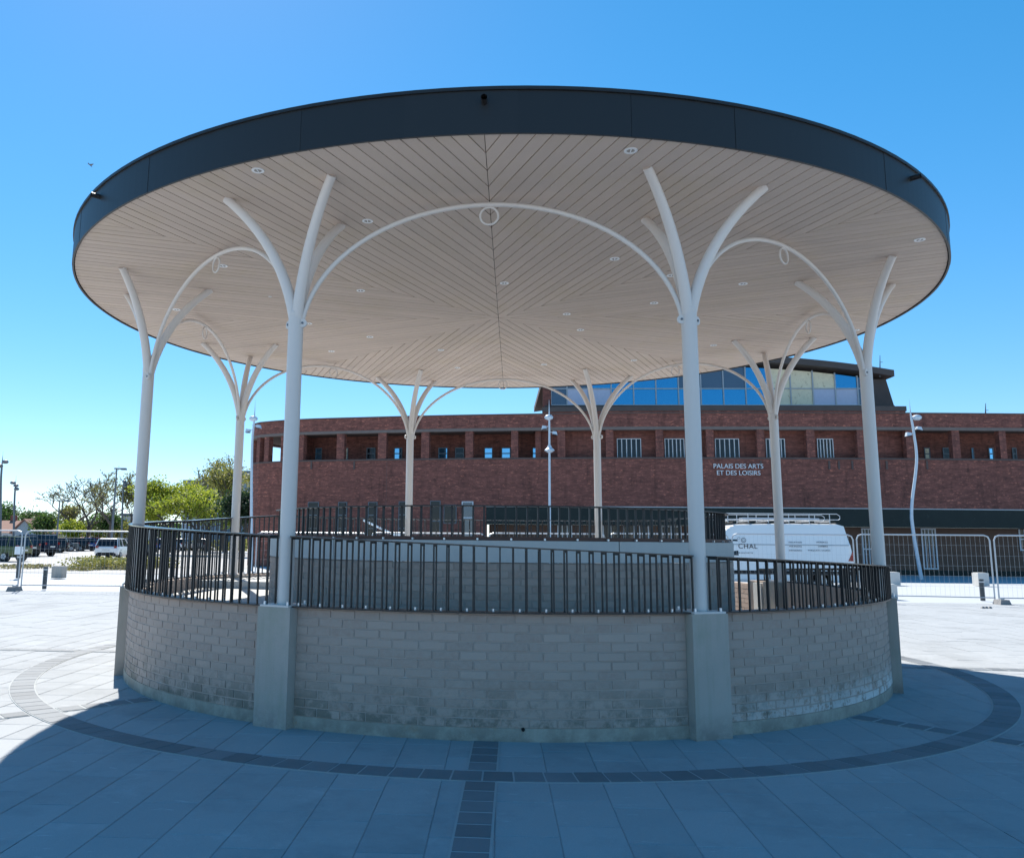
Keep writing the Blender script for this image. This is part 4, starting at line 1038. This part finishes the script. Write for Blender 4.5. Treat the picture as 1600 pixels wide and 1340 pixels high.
# ================================================================ HOUSES FAR LEFT
def house(u0, u1, vb, vridge, y, dep, label, wallm='render_w', gable=True, chim=True):
    a, c = at_y(u0, vb, y), at_y(u1, vb, y); zr = at_y((u0+u1)/2, vridge, y).z; ze = zr*.52
    r = root('house', ((a.x+c.x)/2, y, 0), label=label, cat='house', group='houses beyond the car park')
    x0, x1 = a.x, c.x
    b = MB(); b.box(x0, x1, y, y+dep, 0, ze)
    if gable:
        xm = (x0+x1)/2; b.face([(x0,y,ze),(x1,y,ze),(xm,y,zr)]); b.face([(x0,y+dep,ze),(xm,y+dep,zr),(x1,y+dep,ze)])
        b.build('wall', M[wallm], r)
        b = MB()
        for X, s_ in ((x0, -1), (x1, 1)):
            e = .35; b.hexa([(X+s_*e,y-.4,ze-.25),(xm,y-.4,zr),(xm,y+dep+.4,zr),(X+s_*e,y+dep+.4,ze-.25)], [(X+s_*e,y-.4,ze-.05),(xm,y-.4,zr+.22),(xm,y+dep+.4,zr+.22),(X+s_*e,y+dep+.4,ze-.05)])
        rf = b.build('roof', M['roof_t'], r)
    else:
        b.build('wall', M[wallm], r); ym = y+dep/2
        b = MB(); e = .4
        b.face([(x0-e,y-e,ze-.1),(x1+e,y-e,ze-.1),(x1+e,ym,zr),(x0-e,ym,zr)]); b.face([(x1+e,y+dep+e,ze-.1),(x0-e,y+dep+e,ze-.1),(x0-e,ym,zr),(x1+e,ym,zr)])
        b.face([(x0-e,y-e,ze-.1),(x0-e,ym,zr),(x0-e,y+dep+e,ze-.1)]); b.face([(x1+e,y-e,ze-.1),(x1+e,y+dep+e,ze-.1),(x1+e,ym,zr)])
        rf = b.build('roof', M['roof_t'], r)
    if chim: b = MB(); b.box(x0+1, x0+1.8, y+dep/2, y+dep/2+.8, ze, zr+.9); b.build('chimney', M['brick'], rf)
    nw = max(2, int((x1-x0)/3))
    for i in range(nw):
        xm = x0+(x1-x0)*(i+.5)/nw; b = MB(); b.box(xm-.5, xm+.5, y-.05, y+.02, ze*.35, ze*.8); wf = b.build('window', M['white_frame'], r)
        b = MB(); b.box(xm-.4, xm+.4, y-.07, y-.04, ze*.38, ze*.77); b.build('pane', M['glass'], wf)
    return r
house(18, 54, 850, 812, 125, 9, 'pale gabled house with red roof below the pointed lamp post', 'shutter')
house(40, 66, 850, 816, 135, 9, 'red roofed house joining the right of the gabled one', gable=False)
house(-20, 17, 850, 812, 128, 9, 'red roofed house cut by the left edge', gable=False)
house(70, 118, 850, 838, 105, 7, 'long low red roofed building behind the far row of cars', gable=False, chim=False)
house(130, 172, 850, 817, 130, 9, 'pale gabled house behind the big bare tree', 'render_w')
def slab_building(u0, u1, vt, y, dep, label, storeys, nw, mt='shutter'):
    a, c = at_y(u0, 800, y), at_y(u1, 800, y); zt2 = at_y((u0+u1)/2, vt, y).z
    r = root('apartment_building', ((a.x+c.x)/2, y, 0), label=label, cat='building', group='flat roofed buildings beyond the trees')
    b = MB(); b.box(a.x, c.x, y, y+dep, 0, zt2); b.build('wall', M[mt], r)
    b = MB(); b.box(a.x-.2, c.x+.2, y-.2, y+dep, zt2, zt2+.4); b.build('roof_edge', M['lamp_dark'], r)
    for s_ in range(storeys):
        for i in range(nw):
            xm = a.x+(c.x-a.x)*(i+.5)/nw; w_ = (c.x-a.x)/nw*.3; z0 = zt2*(s_+.35)/storeys
            b = MB(); b.box(xm-w_, xm+w_, y-.06, y+.02, z0, z0+zt2/storeys*.45); wf = b.build('window', M['white_frame'], r)
            b = MB(); b.box(xm-w_*.85, xm+w_*.85, y-.08, y-.05, z0+.12, z0+zt2/storeys*.45-.12); b.build('pane', M['glass'], wf)
slab_building(325, 400, 738, 165, 14, 'tall grey flat roofed block seen through the budding tree crowns', 5, 6)
slab_building(285, 322, 753, 150, 14, 'lower dark topped block left of the tall grey one', 4, 4)
slab_building(190, 216, 806, 118, 8, 'small pale green boxy building behind the lamp posts', 2, 2, 'render_w')

# ================================================================ TREES
def make_tree(name, u, y, vtop, spread, label, leafm, nleaf, lsize, bare=.5, seed=0, trunkfrac=.25, group='trees beyond the car park', multi=1, levels=5):
    rnd = random.Random(seed); base = at_y(u, 845, y); H = at_y(u, vtop, y).z
    r = root(name, (base.x, y, 0), label=label, cat='tree', group=group)
    tb = MB(); tips = []
    def grow(p, d, L, rad, lev):
        n = 4 if lev < 3 else 3; pts = [p]; rs = [rad]; q = p.copy(); dd = d.copy()
        for i in range(n):
            dd = (dd+Vector((rnd.gauss(0,.16), rnd.gauss(0,.16), rnd.gauss(.03,.10)))).normalized(); q = q+dd*(L/n)
            pts.append(q.copy()); rs.append(max(.028, rad*(1-.28*(i+1)/n)))
        tb.tube([tuple(x) for x in pts], rs, 6 if lev < 2 else 3, False)
        if lev >= levels-2: tips.extend(pts[1:])
        if lev < levels:
            k = rnd.choice((2, 3, 3)) if lev < levels-1 else rnd.choice((2, 3))
            for i in range(k):
                az = rnd.uniform(0, 2*PI); up = rnd.uniform(.35, .95) if lev < 2 else rnd.uniform(.05, .9)
                nd = (dd*.75+Vector((math.cos(az)*spread, math.sin(az)*spread, up*.5))).normalized()
                st_ = pts[-1] if i < 2 else pts[rnd.choice((2, len(pts)-2))]
                grow(st_, nd, L*rnd.uniform(.66, .86), rs[-1]*rnd.uniform(.6, .8), lev+1)
    for k in range(multi):
        grow(Vector((base.x+rnd.uniform(-.3,.3)*(multi-1), y, 0)), Vector((rnd.gauss(0,.12*multi), rnd.gauss(0,.05), 1)).normalized(), H*trunkfrac, H*.022, 0)
    zm = max(t_.z for t_ in tips) ; f_ = H/zm
    cxm, cym = sum(t_.x for t_ in tips)/len(tips)-base.x, sum(t_.y for t_ in tips)/len(tips)-y; cz_ = sum(t_.z for t_ in tips)/len(tips)
    tb.v = [(v[0]-cxm*v[2]/cz_, v[1]-cym*v[2]/cz_, v[2]) for v in tb.v]
    tips = [Vector((t_.x-cxm*t_.z/cz_, t_.y-cym*t_.z/cz_, t_.z)) for t_ in tips]
    tb.v = [(base.x+(v[0]-base.x)*f_, y+(v[1]-y)*f_, v[2]*f_) for v in tb.v]
    tips = [Vector((base.x+(t_.x-base.x)*f_, y+(t_.y-y)*f_, t_.z*f_)) for t_ in tips]
    tb.build('trunk', M['bark'], r)
    V, Fc = [], []
    for i in range(nleaf):
        t_ = rnd.choice(tips); s_ = lsize*rnd.uniform(.6, 1.4); sg = lsize*(1.2 if bare > .3 else 2.2)
        c = t_+Vector((rnd.gauss(0,sg), rnd.gauss(0,sg), rnd.gauss(0,sg*.7)))
        a = Vector((rnd.gauss(0,1), rnd.gauss(0,1), rnd.gauss(0,1))).normalized(); b_ = a.cross(Vector((rnd.gauss(0,1), rnd.gauss(0,1), rnd.gauss(0,1)))).normalized()
        n = len(V); V += [tuple(c-a*s_*.5), tuple(c+b_*s_*.35), tuple(c+a*s_*.5), tuple(c-b_*s_*.35)]; Fc.append((n, n+1, n+2, n+3))
    mesh('crown', V, Fc, M[leafm], r)
    return r
make_tree('budding_tree', 131, 100, 744, 1.0, 'broad bare branched tree just coming into leaf behind the dark red car', 'leaf_b', 1500, .20, .8, 3, .24, multi=2)
make_tree('budding_tree', 172, 92, 735, .8, 'tall thin budding tree behind the flat armed lamp post', 'leaf_b', 1500, .20, .8, 11, .27)
make_tree('budding_tree', 106, 110, 790, .6, 'small budding tree left of the broad bare one', 'leaf_o', 1800, .25, .6, 21, .25)
make_tree('budding_tree', 212, 95, 752, .6, 'budding tree right behind the left bandstand column', 'leaf_o', 2200, .24, .6, 31, .26)
make_tree('leafy_tree', 262, 70, 752, .95, 'bright yellow green leafy tree behind the left railing', 'leaf_y', 7500, .2, .2, 41, .24)
make_tree('leafy_tree', 305, 66, 768, 1.1, 'low bright green tree in the middle of the group behind the railing', 'leaf_y', 7500, .19, .2, 47, .24)
make_tree('leafy_tree', 238, 72, 785, .6, 'small bright green tree at the left of the leafy group', 'leaf_y', 3000, .22, .2, 48, .22)
make_tree('budding_tree', 352, 85, 711, .85, 'tallest budding tree in front of the grey block', 'leaf_o', 3600, .2, .5, 53, .25)
make_tree('budding_tree', 322, 88, 730, .85, 'thin twigged tree left of the tallest budding tree', 'leaf_b', 1500, .20, .8, 59, .26)
make_tree('leafy_tree', 392, 75, 735, .5, 'olive green tree right behind the second left column', 'leaf_o', 4500, .24, .3, 61, .24)
make_tree('dark_conifer', 381, 62, 775, .35, 'dark evergreen against the curved brick end', 'leaf_d', 5000, .26, .2, 67, .2)
make_tree('leafy_tree', 68, 118, 808, .3, 'round green garden tree right of the red roofed house', 'leaf_g', 2600, .35, .2, 71, .2)
make_tree('leafy_tree', 112, 100, 818, .6, 'low yellow leafed tree under the broad bare tree', 'leaf_y', 3000, .28, .2, 73, .18)
make_tree('dark_conifer', 168, 108, 806, .3, 'dark narrow evergreen beside the pale gabled house', 'leaf_g', 2600, .3, .2, 79, .2)
make_tree('leafy_tree', 4, 150, 790, .5, 'far blue green tree at the left edge above the roofs', 'leaf_g', 2400, .4, .3, 83, .25)
make_tree('leafy_tree', 52, 155, 800, .5, 'far green tree above the red roofs', 'leaf_g', 2400, .4, .3, 89, .25)
make_tree('leafy_tree', 150, 115, 822, .8, 'olive green bush like tree between houses', 'leaf_o', 2600, .3, .2, 97, .18)
make_tree('leafy_tree', 192, 112, 818, .8, 'olive bushy tree before the small pale building', 'leaf_o', 2600, .3, .2, 101, .18)
# hedge line and far wood: nobody could count these
def mass(name, pts, n, sx, sy, sz, size, mt, **kw):
    V, Fc = [], []
    for i in range(n):
        c0 = random.choice(pts); c = Vector((c0[0]+random.uniform(-sx,sx), c0[1]+random.uniform(-sy,sy), random.uniform(0,1)**1.2*sz*c0[2]))
        a = Vector((random.gauss(0,1), random.gauss(0,1), random.gauss(0,1))).normalized(); b_ = a.cross(Vector((random.gauss(0,1), random.gauss(0,1), random.gauss(0,1)))).normalized()
        s_ = size*random.uniform(.5, 1.4); n0 = len(V); V += [tuple(c-a*s_*.5), tuple(c+b_*s_*.4), tuple(c+a*s_*.5), tuple(c-b_*s_*.4)]; Fc.append((n0,n0+1,n0+2,n0+3))
    return mesh(name, V, Fc, mt, **kw)
mass('far_woodland', [(x, 230+random.uniform(-10,10), random.uniform(.6,1.2)) for x in range(-180, -20, 6)], 26000, 5, 8, 7.5, .8, M['leaf_g'], label='far off green woodland along the horizon on the left', cat='woodland', kind='stuff')
mass('hedge', [(x, 98+random.uniform(-2,2), random.uniform(.7,1.2)) for x in range(-75, -10, 2)], 10000, 1.5, 2, 1.3, .3, M['leaf_o'], label='olive hedge along the far side of the car park', cat='hedge', kind='stuff')
ip = [at_z(u, v, 0) for u, v in ((125,890),(140,889),(155,888),(170,888),(185,888),(200,889),(215,888),(150,884),(175,882),(200,882),(235,886),(255,886))]
mass('planted_island', [(p.x, p.y, random.uniform(.7,1.3)) for p in ip], 6000, .75, .8, .50, .10, M['leaf_o'], label='low shrubs on the planted island in front of the white hatchback', cat='shrubs', kind='stuff')
mass('dry_grasses', [(p.x, p.y-.6, random.uniform(.5,1)) for p in ip], 3800, .8, .45, .30, .07, M['dry'], label='dry brown grasses along the front of the planted island', cat='grass', kind='stuff')
ip2 = [at_z(u, v, 0) for u, v in ((18,888),(30,887),(45,887),(58,886))]
mass('kerb_weeds', [(p.x, p.y, .5) for p in ip2], 900, 1.0, .3, .35, .1, M['dry'], label='thin strip of dry weeds on the pavement edge behind the left fence', cat='weeds', kind='stuff')
# two swifts in the sky
for (u, v), lb in (((141, 259), 'tiny dark bird high left of the roof'),):
    p = at_y(u, v, 25); b = MB(); s_ = .045
    b.hexa([(p.x-s_*.3,p.y-.2,p.z),(p.x,p.y-.25,p.z-.01),(p.x+s_*.3,p.y-.2,p.z),(p.x,p.y+.2,p.z)], [(p.x-s_*.2,p.y-.2,p.z+.05),(p.x,p.y-.22,p.z+.06),(p.x+s_*.2,p.y-.2,p.z+.05),(p.x,p.y+.18,p.z+.03)])
    r = root('bird', tuple(p), label=lb, cat='bird'); b.build('body', M['lamp_dark'], r)
    for sg in (-1, 1):
        b = MB(); b.hexa([(p.x,p.y-.1,p.z+.02),(p.x+sg*.14,p.y+.02,p.z+.10),(p.x+sg*.14,p.y+.05,p.z+.10),(p.x,p.y+.1,p.z+.02)], [(p.x,p.y-.1,p.z+.035),(p.x+sg*.14,p.y+.02,p.z+.108),(p.x+sg*.14,p.y+.05,p.z+.108),(p.x,p.y+.1,p.z+.035)])
        b.build('wing', M['lamp_dark'], r)
